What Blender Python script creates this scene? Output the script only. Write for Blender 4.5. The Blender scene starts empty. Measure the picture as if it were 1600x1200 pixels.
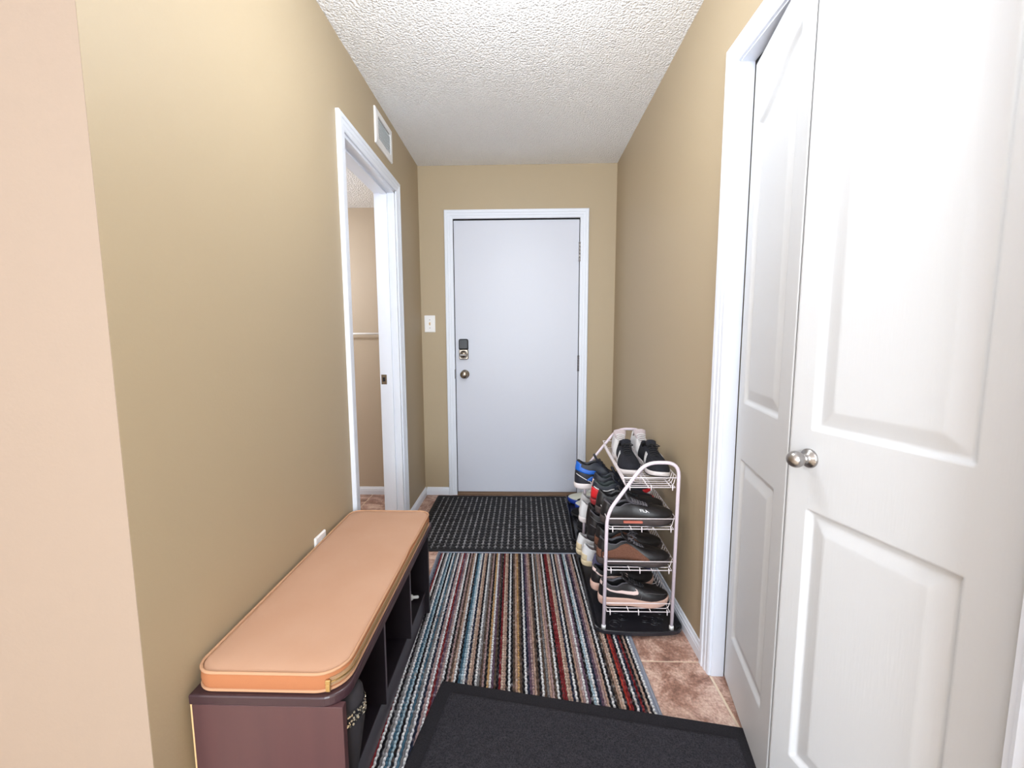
import bpy, math, random
import numpy as np
from mathutils import Vector, Matrix

random.seed(7)
rng = np.random.default_rng(11)
scene = bpy.context.scene
col = scene.collection

# ------------------------------------------------------------------ camera, world, lights, exposure
YAW, PITCH, ROLL, CAM_H, FPX = -0.0276945, -0.1045749, -0.0037344, 1.19547, 659.478
Fv = Vector((math.sin(YAW)*math.cos(PITCH), math.cos(YAW)*math.cos(PITCH), math.sin(PITCH)))
Rv = Vector((math.cos(YAW), -math.sin(YAW), 0))
Uv = Rv.cross(Fv)
cr, sr = math.cos(ROLL), math.sin(ROLL)
R2, U2 = cr*Rv + sr*Uv, -sr*Rv + cr*Uv
cam_data = bpy.data.cameras.new('camera')
cam_data.sensor_width = 36
cam_data.lens = FPX/1600*36
cam_data.clip_start = 0.02
cam = bpy.data.objects.new('camera', cam_data)
col.objects.link(cam)
cam.matrix_world = Matrix(((R2.x, U2.x, -Fv.x, 0), (R2.y, U2.y, -Fv.y, 0), (R2.z, U2.z, -Fv.z, CAM_H), (0, 0, 0, 1)))
scene.camera = cam

vs = scene.view_settings
vs.view_transform = 'Standard'
vs.look = 'None'
vs.gamma = 1
vs.use_curve_mapping = False
vs.exposure = 0.68

world = bpy.data.worlds.new('world')
scene.world = world
world.use_nodes = True
world.node_tree.nodes['Background'].inputs[0].default_value = (0.75, 0.85, 1.0, 1)
world.node_tree.nodes['Background'].inputs[1].default_value = 1.0


def area_light(name, loc, rot, sx, sy, power, colour):
    l = bpy.data.lights.new(name, 'AREA')
    l.shape = 'RECTANGLE'
    l.size, l.size_y = sx, sy
    l.energy = power
    l.color = colour
    o = bpy.data.objects.new(name, l)
    o.location = loc
    o.rotation_euler = rot
    col.objects.link(o)
    return o


def point_light(name, loc, radius, power, colour):
    l = bpy.data.lights.new(name, 'POINT')
    l.shadow_soft_size = radius
    l.energy = power
    l.color = colour
    o = bpy.data.objects.new(name, l)
    o.location = loc
    col.objects.link(o)
    return o


# the ceiling lamp of the hall (just past the top of the frame), the lamp of the living room behind,
# two unseen lights added for fill, and the lamp of the small room on the left
point_light('hall_lamp_light', (-0.06, 1.22, 2.12), 0.13, 14.5, (0.90, 0.955, 1.0))
point_light('living_lamp_light', (-2.2, -2.2, 1.45), 0.18, 46, (1.0, 0.97, 0.94))
point_light('passage_fill_light', (0.42, -0.75, 2.0), 0.13, 22, (0.91, 0.955, 1.0))  # unseen light added behind the camera to brighten the left wall
area_light('living_fill_light', (-0.05, -2.93, 1.35), (math.radians(90), 0, 0), 1.3, 1.7, 76, (0.86, 0.94, 1.0))  # unseen light panel added at the back of the living room for fill
point_light('washroom_lamp_light', (-1.75, 2.3, 1.70), 0.10, 17, (0.92, 0.95, 1.0))


# ------------------------------------------------------------------ materials
def lin(c):
    r = []
    for v in c:
        v = v/255.0
        r.append(v/12.92 if v <= 0.04045 else ((v+0.055)/1.055)**2.4)
    return (r[0], r[1], r[2], 1)


def mat(name, rgb, rough=0.5, metal=0.0, bump=None, vary=None, spec=0.5, coat=0.0, sheen=0.0):
    """bump = (scale, strength, distance[, stretch xyz]); vary = (scale, second rgb, amount[, stretch])"""
    m = bpy.data.materials.new(name)
    m.use_nodes = True
    nt = m.node_tree
    b = nt.nodes['Principled BSDF']
    b.inputs['Base Color'].default_value = lin(rgb)
    b.inputs['Roughness'].default_value = rough
    b.inputs['Metallic'].default_value = metal
    b.inputs['Specular IOR Level'].default_value = spec
    b.inputs['Coat Weight'].default_value = coat
    if sheen:
        b.inputs['Sheen Weight'].default_value = sheen
    if bump or vary:
        tc = nt.nodes.new('ShaderNodeTexCoord')

    def coords(st):
        mp = nt.nodes.new('ShaderNodeMapping')
        mp.inputs['Scale'].default_value = st
        nt.links.new(tc.outputs['Object'], mp.inputs['Vector'])
        return mp.outputs['Vector']
    if vary:
        n = nt.nodes.new('ShaderNodeTexNoise')
        n.inputs['Scale'].default_value = vary[0]
        n.inputs['Detail'].default_value = 5
        nt.links.new(coords(vary[3] if len(vary) > 3 else (1, 1, 1)), n.inputs['Vector'])
        rp = nt.nodes.new('ShaderNodeValToRGB')
        h = 0.5 - 0.22
        rp.color_ramp.elements[0].position = h
        rp.color_ramp.elements[1].position = 1-h
        rp.color_ramp.elements[0].color = lin(rgb)
        a = vary[2]
        c1, c2 = lin(rgb), lin(vary[1])
        rp.color_ramp.elements[1].color = tuple(c1[i]*(1-a)+c2[i]*a for i in range(4))
        nt.links.new(n.outputs['Fac'], rp.inputs['Fac'])
        nt.links.new(rp.outputs['Color'], b.inputs['Base Color'])
    if bump:
        n = nt.nodes.new('ShaderNodeTexNoise')
        n.inputs['Scale'].default_value = bump[0]
        n.inputs['Detail'].default_value = 3
        nt.links.new(coords(bump[3] if len(bump) > 3 else (1, 1, 1)), n.inputs['Vector'])
        bp = nt.nodes.new('ShaderNodeBump')
        bp.inputs['Strength'].default_value = bump[1]
        bp.inputs['Distance'].default_value = bump[2]
        nt.links.new(n.outputs['Fac'], bp.inputs['Height'])
        nt.links.new(bp.outputs['Normal'], b.inputs['Normal'])
    return m


M = {}
M['wall'] = mat('wall_paint', (175, 158, 131), 0.55, bump=(130, 0.12, 0.002))
M['wall_toned'] = mat('wall_paint_toned_for_light', (160, 143, 129), 0.6, bump=(130, 0.12, 0.002))  # the wall paint, darker and pinker to offset the stronger light there
M['wash_wall'] = mat('washroom_paint', (186, 170, 150), 0.55, bump=(130, 0.1, 0.002))
M['trim'] = mat('trim_paint', (226, 232, 244), 0.35)
M['door'] = mat('door_paint', (205, 209, 222), 0.40, bump=(9, 0.12, 0.004), spec=0.5)
M['leaf'] = mat('closet_door_paint', (210, 213, 218), 0.55, bump=(14, 0.22, 0.0012, (14, 14, 1.2)))
M['dark'] = mat('dark_gap', (25, 24, 26), 0.8)
M['nickel'] = mat('brushed_nickel', (170, 160, 148), 0.25, 1.0, bump=(60, 0.1, 0.001))
M['satin'] = mat('satin_nickel', (168, 164, 162), 0.32, 1.0)
M['bronze'] = mat('aged_hinge_metal', (112, 108, 112), 0.4, 0.9)
M['blackpl'] = mat('black_plastic', (26, 27, 34), 0.3)
M['whitepl'] = mat('white_plastic', (238, 238, 240), 0.35)
M['greypl'] = mat('grey_filter', (214, 220, 224), 0.7)
M['grout'] = mat('grout', (226, 208, 186), 0.9, bump=(200, 0.2, 0.001))
M['espresso'] = mat('espresso_laminate_shaded', (21, 16, 21), 0.38, vary=(30, (31, 24, 30), 0.5, (1, .06, 1)))  # bench laminate darkened, the shade of the cubbies put into the colour
M['lit_edge'] = mat('purple_grey_edge_highlight', (62, 56, 66), 0.3)  # laminate lightened to paint a highlight on the bench front edges
M['espresso_top'] = mat('espresso_top_laminate_lit', (57, 38, 45), 0.34, vary=(30, (69, 48, 55), 0.5, (1, .06, 1)))  # redder copy of the laminate, with the light on the top board painted in
M['espresso_end'] = mat('reddish_espresso_laminate_lit', (80, 53, 57), 0.42, vary=(40, (92, 60, 62), 0.6, (.6, 1, .05)))  # lighter reddish copy of the laminate, painted as lit for the near end
M['raw_edge'] = mat('raw_board_edge', (226, 190, 140), 0.7)
M['cushion'] = mat('tan_fabric', (193, 152, 126), 0.85, bump=(900, 0.35, 0.0008), vary=(7, (199, 161, 137), 0.6), spec=0.25)
M['cushion_side'] = mat('orange_tan_fabric', (175, 115, 79), 0.8, bump=(800, 0.4, 0.0008), spec=0.25)
M['piping'] = mat('tan_piping', (193, 150, 119), 0.8, bump=(900, 0.3, 0.0006), spec=0.25)
M['zip'] = mat('zip_tape', (161, 130, 99), 0.6, bump=(700, 0.5, 0.001))
M['brass'] = mat('zip_metal', (206, 176, 120), 0.3, 0.9)
M['rubber'] = mat('black_rubber', (22, 22, 26), 0.6, bump=(300, 0.2, 0.001), spec=0.3)
M['rubber_base'] = mat('dusty_rubber', (28, 28, 32), 0.85, vary=(30, (190, 188, 192), 0.7), spec=0.2)
M['charcoal'] = mat('charcoal_carpet', (34, 33, 37), 0.95, bump=(420, 0.9, 0.003), vary=(260, (70, 68, 74), 0.8), spec=0.1)
M['charcoal_edge'] = mat('charcoal_binding', (32, 31, 34), 0.9, bump=(350, 0.6, 0.002), vary=(300, (52, 50, 55), 0.7), spec=0.1)
M['tray'] = mat('black_tray_plastic', (33, 33, 39), 0.27, bump=(160, 0.15, 0.001))
M['wire'] = mat('white_wire_coating', (242, 234, 238), 0.35)
M['tube'] = mat('white_tube_enamel', (223, 211, 223), 0.3)
M['binding'] = mat('grey_rug_binding', (131, 137, 151), 0.9, bump=(500, 0.5, 0.001))
M['threshold'] = mat('bronze_threshold', (128, 104, 84), 0.45, 0.4)
M['sequin'] = mat('silver_sequins', (216, 208, 190), 0.2, 0.9)
M['suede'] = mat('dark_grey_suede', (36, 33, 39), 0.85)
M['chrome'] = mat('chrome', (225, 225, 228), 0.15, 1.0)

# popcorn ceiling
m = mat('popcorn_ceiling', (248, 249, 252), 0.9)
nt = m.node_tree
b = nt.nodes['Principled BSDF']
tc = nt.nodes.new('ShaderNodeTexCoord')
n1 = nt.nodes.new('ShaderNodeTexNoise'); n1.inputs['Scale'].default_value = 75; n1.inputs['Detail'].default_value = 4
n1.inputs['Roughness'].default_value = 0.65
v1 = nt.nodes.new('ShaderNodeTexVoronoi'); v1.inputs['Scale'].default_value = 110
mx = nt.nodes.new('ShaderNodeMath'); mx.operation = 'SUBTRACT'
bp = nt.nodes.new('ShaderNodeBump'); bp.inputs['Strength'].default_value = 0.75; bp.inputs['Distance'].default_value = 0.010
nt.links.new(tc.outputs['Object'], n1.inputs['Vector']); nt.links.new(tc.outputs['Object'], v1.inputs['Vector'])
nt.links.new(n1.outputs['Fac'], mx.inputs[0]); nt.links.new(v1.outputs['Distance'], mx.inputs[1])
nt.links.new(mx.outputs[0], bp.inputs['Height']); nt.links.new(bp.outputs['Normal'], b.inputs['Normal'])
M['ceiling'] = m


# floor tiles: mottled brown stone, an offset per tile from the object's random value
def tile_mat():
    m = bpy.data.materials.new('brown_stone_tile')
    m.use_nodes = True
    nt = m.node_tree
    b = nt.nodes['Principled BSDF']
    b.inputs['Roughness'].default_value = 0.42
    tc = nt.nodes.new('ShaderNodeTexCoord')
    oi = nt.nodes.new('ShaderNodeObjectInfo')
    mul = nt.nodes.new('ShaderNodeVectorMath'); mul.operation = 'SCALE'; mul.inputs['Scale'].default_value = 40
    cmb = nt.nodes.new('ShaderNodeCombineXYZ')
    nt.links.new(oi.outputs['Random'], cmb.inputs[0]); nt.links.new(oi.outputs['Random'], cmb.inputs[1])
    nt.links.new(cmb.outputs[0], mul.inputs[0])
    add = nt.nodes.new('ShaderNodeVectorMath')
    nt.links.new(tc.outputs['Object'], add.inputs[0]); nt.links.new(mul.outputs[0], add.inputs[1])
    n1 = nt.nodes.new('ShaderNodeTexNoise'); n1.inputs['Scale'].default_value = 9; n1.inputs['Detail'].default_value = 8
    n1.inputs['Roughness'].default_value = 0.72; n1.inputs['Distortion'].default_value = 0.6
    nt.links.new(add.outputs[0], n1.inputs['Vector'])
    r1 = nt.nodes.new('ShaderNodeValToRGB')
    e = r1.color_ramp.elements
    e[0].position = 0.30; e[0].color = lin((107, 78, 68))
    e[1].position = 0.72; e[1].color = lin((225, 202, 187))
    x = e.new(0.45); x.color = lin((156, 118, 103))
    x = e.new(0.56); x.color = lin((198, 166, 151))
    nt.links.new(n1.outputs['Fac'], r1.inputs['Fac'])
    n2 = nt.nodes.new('ShaderNodeTexNoise'); n2.inputs['Scale'].default_value = 120; n2.inputs['Detail'].default_value = 4
    nt.links.new(add.outputs[0], n2.inputs['Vector'])
    mx = nt.nodes.new('ShaderNodeMixRGB'); mx.blend_type = 'OVERLAY'; mx.inputs[0].default_value = 0.8
    nt.links.new(r1.outputs['Color'], mx.inputs[1]); nt.links.new(n2.outputs['Fac'], mx.inputs[2])
    nt.links.new(mx.outputs[0], b.inputs['Base Color'])
    bp = nt.nodes.new('ShaderNodeBump'); bp.inputs['Strength'].default_value = 0.25; bp.inputs['Distance'].default_value = 0.002
    nt.links.new(n1.outputs['Fac'], bp.inputs['Height']); nt.links.new(bp.outputs['Normal'], b.inputs['Normal'])
    return m


M['tile'] = tile_mat()


def yarn_mat():
    m = bpy.data.materials.new('striped_yarn')
    m.use_nodes = True
    nt = m.node_tree
    b = nt.nodes['Principled BSDF']
    b.inputs['Roughness'].default_value = 0.95
    b.inputs['Specular IOR Level'].default_value = 0.1
    a = nt.nodes.new('ShaderNodeVertexColor'); a.layer_name = 'yarn'
    tc = nt.nodes.new('ShaderNodeTexCoord')
    n = nt.nodes.new('ShaderNodeTexNoise'); n.inputs['Scale'].default_value = 420; n.inputs['Detail'].default_value = 2
    nt.links.new(tc.outputs['Object'], n.inputs['Vector'])
    mx = nt.nodes.new('ShaderNodeMixRGB'); mx.blend_type = 'OVERLAY'; mx.inputs[0].default_value = 0.75
    nt.links.new(a.outputs['Color'], mx.inputs[1]); nt.links.new(n.outputs['Fac'], mx.inputs[2])
    nt.links.new(mx.outputs[0], b.inputs['Base Color'])
    bp = nt.nodes.new('ShaderNodeBump'); bp.inputs['Strength'].default_value = 0.6; bp.inputs['Distance'].default_value = 0.002
    nt.links.new(n.outputs['Fac'], bp.inputs['Height']); nt.links.new(bp.outputs['Normal'], b.inputs['Normal'])
    return m


M['yarn'] = yarn_mat()


# ------------------------------------------------------------------ geometry helpers
class G:
    """collects geometry for one mesh"""
    def __init__(s):
        s.v = []; s.f = []; s.sm = []

    def add(s, vs_, fs, smooth=False):
        o = len(s.v)
        s.v.extend([tuple(p) for p in vs_])
        for f in fs:
            s.f.append(tuple(i+o for i in f)); s.sm.append(smooth)
        return s

    def box(s, a, b_):
        x0, y0, z0 = a; x1, y1, z1 = b_
        vs_ = [(x0, y0, z0), (x1, y0, z0), (x1, y1, z0), (x0, y1, z0), (x0, y0, z1), (x1, y0, z1), (x1, y1, z1), (x0, y1, z1)]
        return s.add(vs_, [(0, 3, 2, 1), (4, 5, 6, 7), (0, 1, 5, 4), (1, 2, 6, 5), (2, 3, 7, 6), (3, 0, 4, 7)])

    def bbox(s, a, b_, r=0.002):
        """box with chamfered edges along every side"""
        x0, y0, z0 = a; x1, y1, z1 = b_
        r = min(r, (x1-x0)*.45, (y1-y0)*.45, (z1-z0)*.45)
        rings = []
        for z, i in ((z0, r), (z0+r, 0), (z1-r, 0), (z1, r)):
            c = r*0.6
            rings.append([(x0+i+c, y0+i, z), (x1-i-c, y0+i, z), (x1-i, y0+i+c, z), (x1-i, y1-i-c, z), (x1-i-c, y1-i, z), (x0+i+c, y1-i, z), (x0+i, y1-i-c, z), (x0+i, y0+i+c, z)])
        return s.rings(rings, True, True, smooth=False)

    def rings(s, rings, cap0=True, cap1=True, smooth=True, closed=True):
        o = len(s.v); n = len(rings[0])
        for r in rings:
            s.v.extend([tuple(p) for p in r])
        for j in range(len(rings)-1):
            for i in range(n if closed else n-1):
                k = (i+1) % n
                s.f.append((o+j*n+i, o+j*n+k, o+(j+1)*n+k, o+(j+1)*n+i)); s.sm.append(smooth)
        if cap0:
            s.f.append(tuple(o+i for i in reversed(range(n)))); s.sm.append(False)
        if cap1:
            e = o+(len(rings)-1)*n
            s.f.append(tuple(e+i for i in range(n))); s.sm.append(False)
        return s

    def tube(s, pts, r, n=8, closed=False, smooth=True):
        P = [Vector(p) for p in pts]
        rr = r if hasattr(r, '__len__') else [r]*len(P)
        rings = []
        up = None
        for i, p in enumerate(P):
            if closed:
                t = P[(i+1) % len(P)] - P[i-1]
            else:
                t = P[min(i+1, len(P)-1)] - P[max(i-1, 0)]
            if t.length < 1e-9:
                t = Vector((0, 0, 1))
            t.normalize()
            if up is None:
                up = Vector((0, 0, 1)) if abs(t.z) < 0.9 else Vector((1, 0, 0))
            a = up - t*up.dot(t)
            if a.length < 1e-6:
                a = t.orthogonal()
            a.normalize(); up = a
            c = t.cross(a)
            rings.append([p + rr[i]*(math.cos(2*math.pi*k/n)*a + math.sin(2*math.pi*k/n)*c) for k in range(n)])
        if closed:
            rings.append(rings[0])
        return s.rings(rings, not closed, not closed, smooth)

    def lathe(s, prof, origin=(0, 0, 0), axis='z', n=24, smooth=True):
        """prof: list of (radius, height along the axis)"""
        rings = []
        for r, h in prof:
            ring = []
            for k in range(n):
                a = 2*math.pi*k/n
                p = (r*math.cos(a), r*math.sin(a), h)
                if axis == '-y':
                    p = (p[0], -p[2], p[1])
                elif axis == 'x':
                    p = (p[2], p[0], p[1])
                ring.append((p[0]+origin[0], p[1]+origin[1], p[2]+origin[2]))
            rings.append(ring)
        return s.rings(rings, True, True, smooth)

    def obj(s, name, material, parent=None, **props):
        me = bpy.data.meshes.new(name)
        me.from_pydata(s.v, [], s.f)
        me.polygons.foreach_set('use_smooth', s.sm)
        me.materials.append(material)
        me.update()
        o = bpy.data.objects.new(name, me)
        col.objects.link(o)
        if parent:
            o.parent = parent
        for k, v in props.items():
            o[k] = v
        return o


def empty(name, loc=(0, 0, 0), rz=0.0, label=None, category=None, group=None, kind=None):
    o = bpy.data.objects.new(name, None)
    o.empty_display_size = 0.05
    o.location = loc
    o.rotation_euler = (0, 0, rz)
    col.objects.link(o)
    tag(o, label, category, group, kind)
    return o


def tag(o, label=None, category=None, group=None, kind=None):
    if label: o['label'] = label
    if category: o['category'] = category
    if group: o['group'] = group
    if kind: o['kind'] = kind
    return o


def struct(o, label=None):
    o['kind'] = 'structure'
    if label: o['label'] = label
    return o


def rrect(x0, y0, x1, y1, r, n=6, z=0.0):
    r4 = r if hasattr(r, '__len__') else (r, r, r, r)   # corners: x0y0, x1y0, x1y1, x0y1
    pts = []
    for (cx, cy, sx, sy, a0, rr) in ((x0, y0, 1, 1, 180, r4[0]), (x1, y0, -1, 1, 270, r4[1]), (x1, y1, -1, -1, 0, r4[2]), (x0, y1, 1, -1, 90, r4[3])):
        for k in range(n+1):
            a = math.radians(a0 + 90*k/n)
            pts.append((cx+sx*rr+rr*math.cos(a), cy+sy*rr+rr*math.sin(a), z))
    return pts


def inset_ring(pts, d, z):
    """offset a counter-clockwise convex ring inwards by d"""
    n = len(pts); out = []
    for i in range(n):
        a, b_, c = pts[i-1], pts[i], pts[(i+1) % n]
        t = Vector((c[0]-a[0], c[1]-a[1])); t.normalize()
        out.append((b_[0]-t.y*d, b_[1]+t.x*d, z))
    return out


def clamp_ring(pts, d, z):
    """shrink a rounded rectangle ring into its rectangle inset by d, keeping the points paired"""
    xs = [p[0] for p in pts]; ys = [p[1] for p in pts]
    a, b_, c, e = min(xs)+d, max(xs)-d, min(ys)+d, max(ys)-d
    return [(min(max(p[0], a), b_), min(max(p[1], c), e), z) for p in pts]


# ------------------------------------------------------------------ the setting
XL, XR, YD, H = -0.7623, 0.6674, 3.1616, 2.44
YC = 0.7626            # outside corner of the left wall
WT = 0.118             # wall thickness
LO0, LO1, LOZ = 1.862, 2.578, 2.072      # rough opening of the left doorway
CO0, CO1, COZ = 0.535, 1.424, 2.056      # rough opening of the closet

# floor slab (grout) with single tiles
fl = G().box((-3.2, -3.0, -0.06), (XR+0.75, YD+0.12, -0.003)).obj('floor', M['grout'])
struct(fl, 'brown mottled stone tile floor with pale grout lines')
TP = 0.309
tg = G()
tr_ = 0.0018
h_ = TP/2 - 0.0032
tg.rings([[(-h_, -h_, -0.004), (h_, -h_, -0.004), (h_, h_, -0.004), (-h_, h_, -0.004)],
          [(-h_, -h_, -tr_), (h_, -h_, -tr_), (h_, h_, -tr_), (-h_, h_, -tr_)],
          [(-h_+tr_, -h_+tr_, 0), (h_-tr_, -h_+tr_, 0), (h_-tr_, h_-tr_, 0), (-h_+tr_, h_-tr_, 0)]], True, True, smooth=False)
tile_mesh = None


def place_tile(x, y, sx=1.0, sy=1.0):
    global tile_mesh
    if tile_mesh is None:
        o = tg.obj('tile', M['tile'], fl)
        tile_mesh = o.data
    else:
        o = bpy.data.objects.new('tile', tile_mesh)
        col.objects.link(o)
        o.parent = fl
    o.location = (x, y, 0)
    o.scale = (sx, sy, 1)


def tile_area(xa, xb, ya, yb, x0, y0):
    i0 = math.floor((xa-x0)/TP); i1 = math.ceil((xb-x0)/TP)
    j0 = math.floor((ya-y0)/TP); j1 = math.ceil((yb-y0)/TP)
    for i in range(i0, i1):
        for j in range(j0, j1):
            a, b_ = max(x0+i*TP, xa), min(x0+(i+1)*TP, xb)
            c, d = max(y0+j*TP, ya), min(y0+(j+1)*TP, yb)
            if b_-a < 0.02 or d-c < 0.02:
                continue
            place_tile((a+b_)/2, (c+d)/2, (b_-a)/TP, (d-c)/TP)


tile_area(XL, XR, 0.55, YD, 0.665, 1.474)                     # the hall
tile_area(XR, XR+0.30, CO0, CO1, 0.665, 1.474)                # under the closet doors
tile_area(-1.6, XL, 2.26, YD, 0.665+0.012, 1.474)             # the washroom, behind the doorway

# left wall with its doorway
g = G()
g.box((XL-WT, YC, 0), (XL, LO0, H)).box((XL-WT, LO1, 0), (XL, YD, H)).box((XL-WT, LO0, LOZ), (XL, LO1, H))
struct(g.obj('wall_left', M['wall']), 'beige left wall with a doorway')
# wall turning left at the outside corner, facing the living room
struct(G().box((-3.2, YC-0.001, 0), (XL-WT, YC+0.117, H)).box((XL-WT, YC-0.001, 0), (XL-0.0005, YC+0.001, H)).obj('wall_living', M['wall_toned']), 'beige wall end at the far left, paint toned for its bright light')
# back wall with the entry door opening
DX0, DX1, DZ = -0.514, 0.409, 2.068
g = G()
g.box((XL-WT, YD, 0), (DX0, YD+0.14, H)).box((DX1, YD, 0), (XR+0.12, YD+0.14, H)).box((DX0, YD, DZ), (DX1, YD+0.14, H))
struct(g.obj('wall_back', M['wall']), 'beige wall around the entry door')
# right wall with the closet opening
g = G()
g.box((XR, CO1, 0), (XR+0.112, YD, H)).box((XR, CO0, COZ), (XR+0.112, CO1, H)).box((XR, -3.0, 0), (XR+0.112, CO0, H))
struct(g.obj('wall_right', M['wall']), 'beige right wall with the closet opening')
# closet inside
g = G()
g.box((XR+0.72, CO0-0.4, 0), (XR+0.75, CO1+0.4, H)).box((XR+0.112, CO1+0.37, 0), (XR+0.72, CO1+0.4, H)).box((XR+0.112, CO0-0.4, 0), (XR+0.72, CO0-0.37, H))
struct(g.obj('wall_closet', M['wall']), 'inside of the closet')
struct(G().box((-3.2, -3.0, H), (XR+0.75, YD+0.14, H+0.05)).obj('ceiling', M['ceiling']), 'white popcorn textured ceiling')
# living room shell behind the camera, with an opening
struct(G().box((-3.25, -3.0, 0), (-3.2, YC, H)).obj('wall_living_side', M['wall_toned']))
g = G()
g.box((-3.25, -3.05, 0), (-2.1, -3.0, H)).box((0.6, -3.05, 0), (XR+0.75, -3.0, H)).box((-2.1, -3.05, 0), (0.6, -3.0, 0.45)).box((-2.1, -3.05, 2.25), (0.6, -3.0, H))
struct(g.obj('wall_living_back', M['wall_toned']))

# washroom shell on the left
g = G()
g.box((-2.3, YD, 0), (XL-WT, YD+0.12, 2.3)).box((-2.32, 1.5, 0), (-2.3, YD, 2.3)).box((-2.3, 1.48, 0), (XL-WT, 1.5, 2.3))
struct(g.obj('wall_washroom', M['wash_wall']), 'pinkish beige wall seen through the left doorway')
struct(G().box((-2.3, 1.5, 2.155), (XL-WT, YD, 2.20)).obj('ceiling_washroom', M['ceiling']), 'low textured ceiling seen through the left doorway')


# trims ------------------------------------------------------------
CASING = [(0.0, 0.0), (0.0, 0.009), (0.006, 0.012), (0.018, 0.012), (0.022, 0.0145), (0.036, 0.0145), (0.040, 0.018), (0.056, 0.018), (0.060, 0.014), (0.060, 0.0)]


def casing(name, origin, axis_u, normal, u0, u1, zt, w=0.06, label=None):
    """mitred three-sided casing round an opening; u along the wall, normal out of it"""
    O, U, N = Vector(origin), Vector(axis_u), Vector(normal)
    k = w/0.06
    g = G()
    st = []
    for d, t in CASING:
        d *= k
        st.append([O+U*(u0-d)+N*t, O+U*(u0-d)+N*t+Vector((0, 0, zt+d)), O+U*(u1+d)+N*t+Vector((0, 0, zt+d)), O+U*(u1+d)+N*t])
    rings = [[st[i][j] for i in range(len(st))] for j in range(4)]
    g.rings(rings, True, True, smooth=False)
    return struct(g.obj(name, M['trim']), label)


casing('trim_1', (0, YD, 0), (1, 0, 0), (0, -1, 0), DX0, DX1, DZ, 0.062, 'white moulded casing around the entry door')
casing('trim_2', (XL, 0, 0), (0, 1, 0), (1, 0, 0), LO0-0.004, LO1+0.004, LOZ-0.002, 0.062, 'white casing around the left doorway')
casing('trim_3', (XR, 0, 0), (0, 1, 0), (-1, 0, 0), CO0, CO1-0.014, COZ-0.012, 0.066, 'white casing around the closet opening')
# jambs with stops
g = G()
g.box((XL-WT-0.001, LO0, 0), (XL+0.001, LO0+0.016, LOZ)).box((XL-WT-0.001, LO1-0.016, 0), (XL+0.001, LO1, LOZ)).box((XL-WT-0.001, LO0, LOZ-0.016), (XL+0.001, LO1, LOZ))
g.box((XL-0.075, LO0+0.016, 0), (XL-0.040, LO0+0.027, LOZ-0.016)).box((XL-0.075, LO1-0.027, 0), (XL-0.040, LO1-0.016, LOZ-0.016)).box((XL-0.075, LO0+0.027, LOZ-0.027), (XL-0.040, LO1-0.027, LOZ-0.016))
jl = struct(g.obj('trim_4', M['trim']), 'white jamb of the left doorway')
sp = G().bbox((XL-0.112, LO1-0.0175, 0.925), (XL-0.078, LO1-0.0155, 0.985), 0.001)
sp.box((XL-0.080, LO1-0.020, 0.935), (XL-0.074, LO1-0.0155, 0.975))
sp = sp.obj('strike_plate', M['nickel'], jl)
G().box((XL-0.104, LO1-0.0185, 0.942), (XL-0.088, LO1-0.0172, 0.968)).obj('latch_hole', M['dark'], sp)
g = G()
g.box((XR-0.001, CO0-0.001, 0), (XR+0.042, CO0+0.014, COZ)).box((XR-0.001, CO1-0.018, 0), (XR+0.042, CO1, COZ)).box((XR-0.001, CO0, COZ-0.016), (XR+0.042, CO1, COZ))
struct(g.obj('trim_5', M['trim']), 'white jamb of the closet opening')
# bifold track
struct(G().box((XR+0.044, CO0+0.02, COZ-0.030), (XR+0.070, CO1-0.02, COZ-0.002)).obj('trim_6', M['dark']), 'dark track above the closet doors')
# entry door frame (jamb and stop behind the slab) and threshold
g = G()
g.box((DX0-0.001, YD+0.001, 0), (DX0+0.004, YD+0.14, DZ)).box((DX1-0.004, YD+0.001, 0), (DX1+0.001, YD+0.14, DZ)).box((DX0, YD+0.001, DZ-0.004), (DX1, YD+0.14, DZ))
struct(g.obj('trim_7', M['dark']), 'dark gap round the entry door')
th = G()
th.rings([[(x, YD-0.016, 0), (x, YD-0.016, 0.012), (x, YD+0.004, 0.022), (x, YD+0.13, 0.022), (x, YD+0.13, 0)] for x in (DX0+0.004, DX1-0.004)], True, True, smooth=False)
struct(th.obj('trim_8', M['threshold']), 'brown threshold under the entry door')

BASE = [(0, 0), (0.013, 0), (0.013, 0.034), (0.011, 0.037), (0.011, 0.044), (0.007, 0.050), (0.005, 0.058), (0, 0.060)]


def baseboard(name, p0, p1, n, label=None):
    p0, p1, n = Vector(p0), Vector(p1), Vector(n)
    rings = [[p+n*d+Vector((0, 0, z)) for d, z in BASE] for p in (p0, p1)]
    return struct(G().rings(rings, True, True, smooth=False).obj(name, M['trim']), label)


baseboard('baseboard_left', (XL, LO1+0.066, 0), (XL, YD, 0), (1, 0, 0), 'white baseboard beyond the left doorway')
baseboard('baseboard_left_near', (XL, YC+0.03, 0), (XL, LO0-0.066, 0), (1, 0, 0), 'white baseboard behind the bench')
baseboard('baseboard_back', (XL+0.013, YD, 0), (DX0-0.062, YD, 0), (0, -1, 0), 'white baseboard left of the entry door')
baseboard('baseboard_back_right', (DX1+0.062, YD, 0), (XR-0.013, YD, 0), (0, -1, 0), 'white baseboard right of the entry door')
baseboard('baseboard_right', (XR, CO1+0.053, 0), (XR, YD, 0), (-1, 0, 0), 'white baseboard behind the shoe rack')
baseboard('baseboard_washroom', (-2.3, YD, 0), (XL-WT, YD, 0), (0, -1, 0), 'white baseboard seen through the left doorway')

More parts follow.
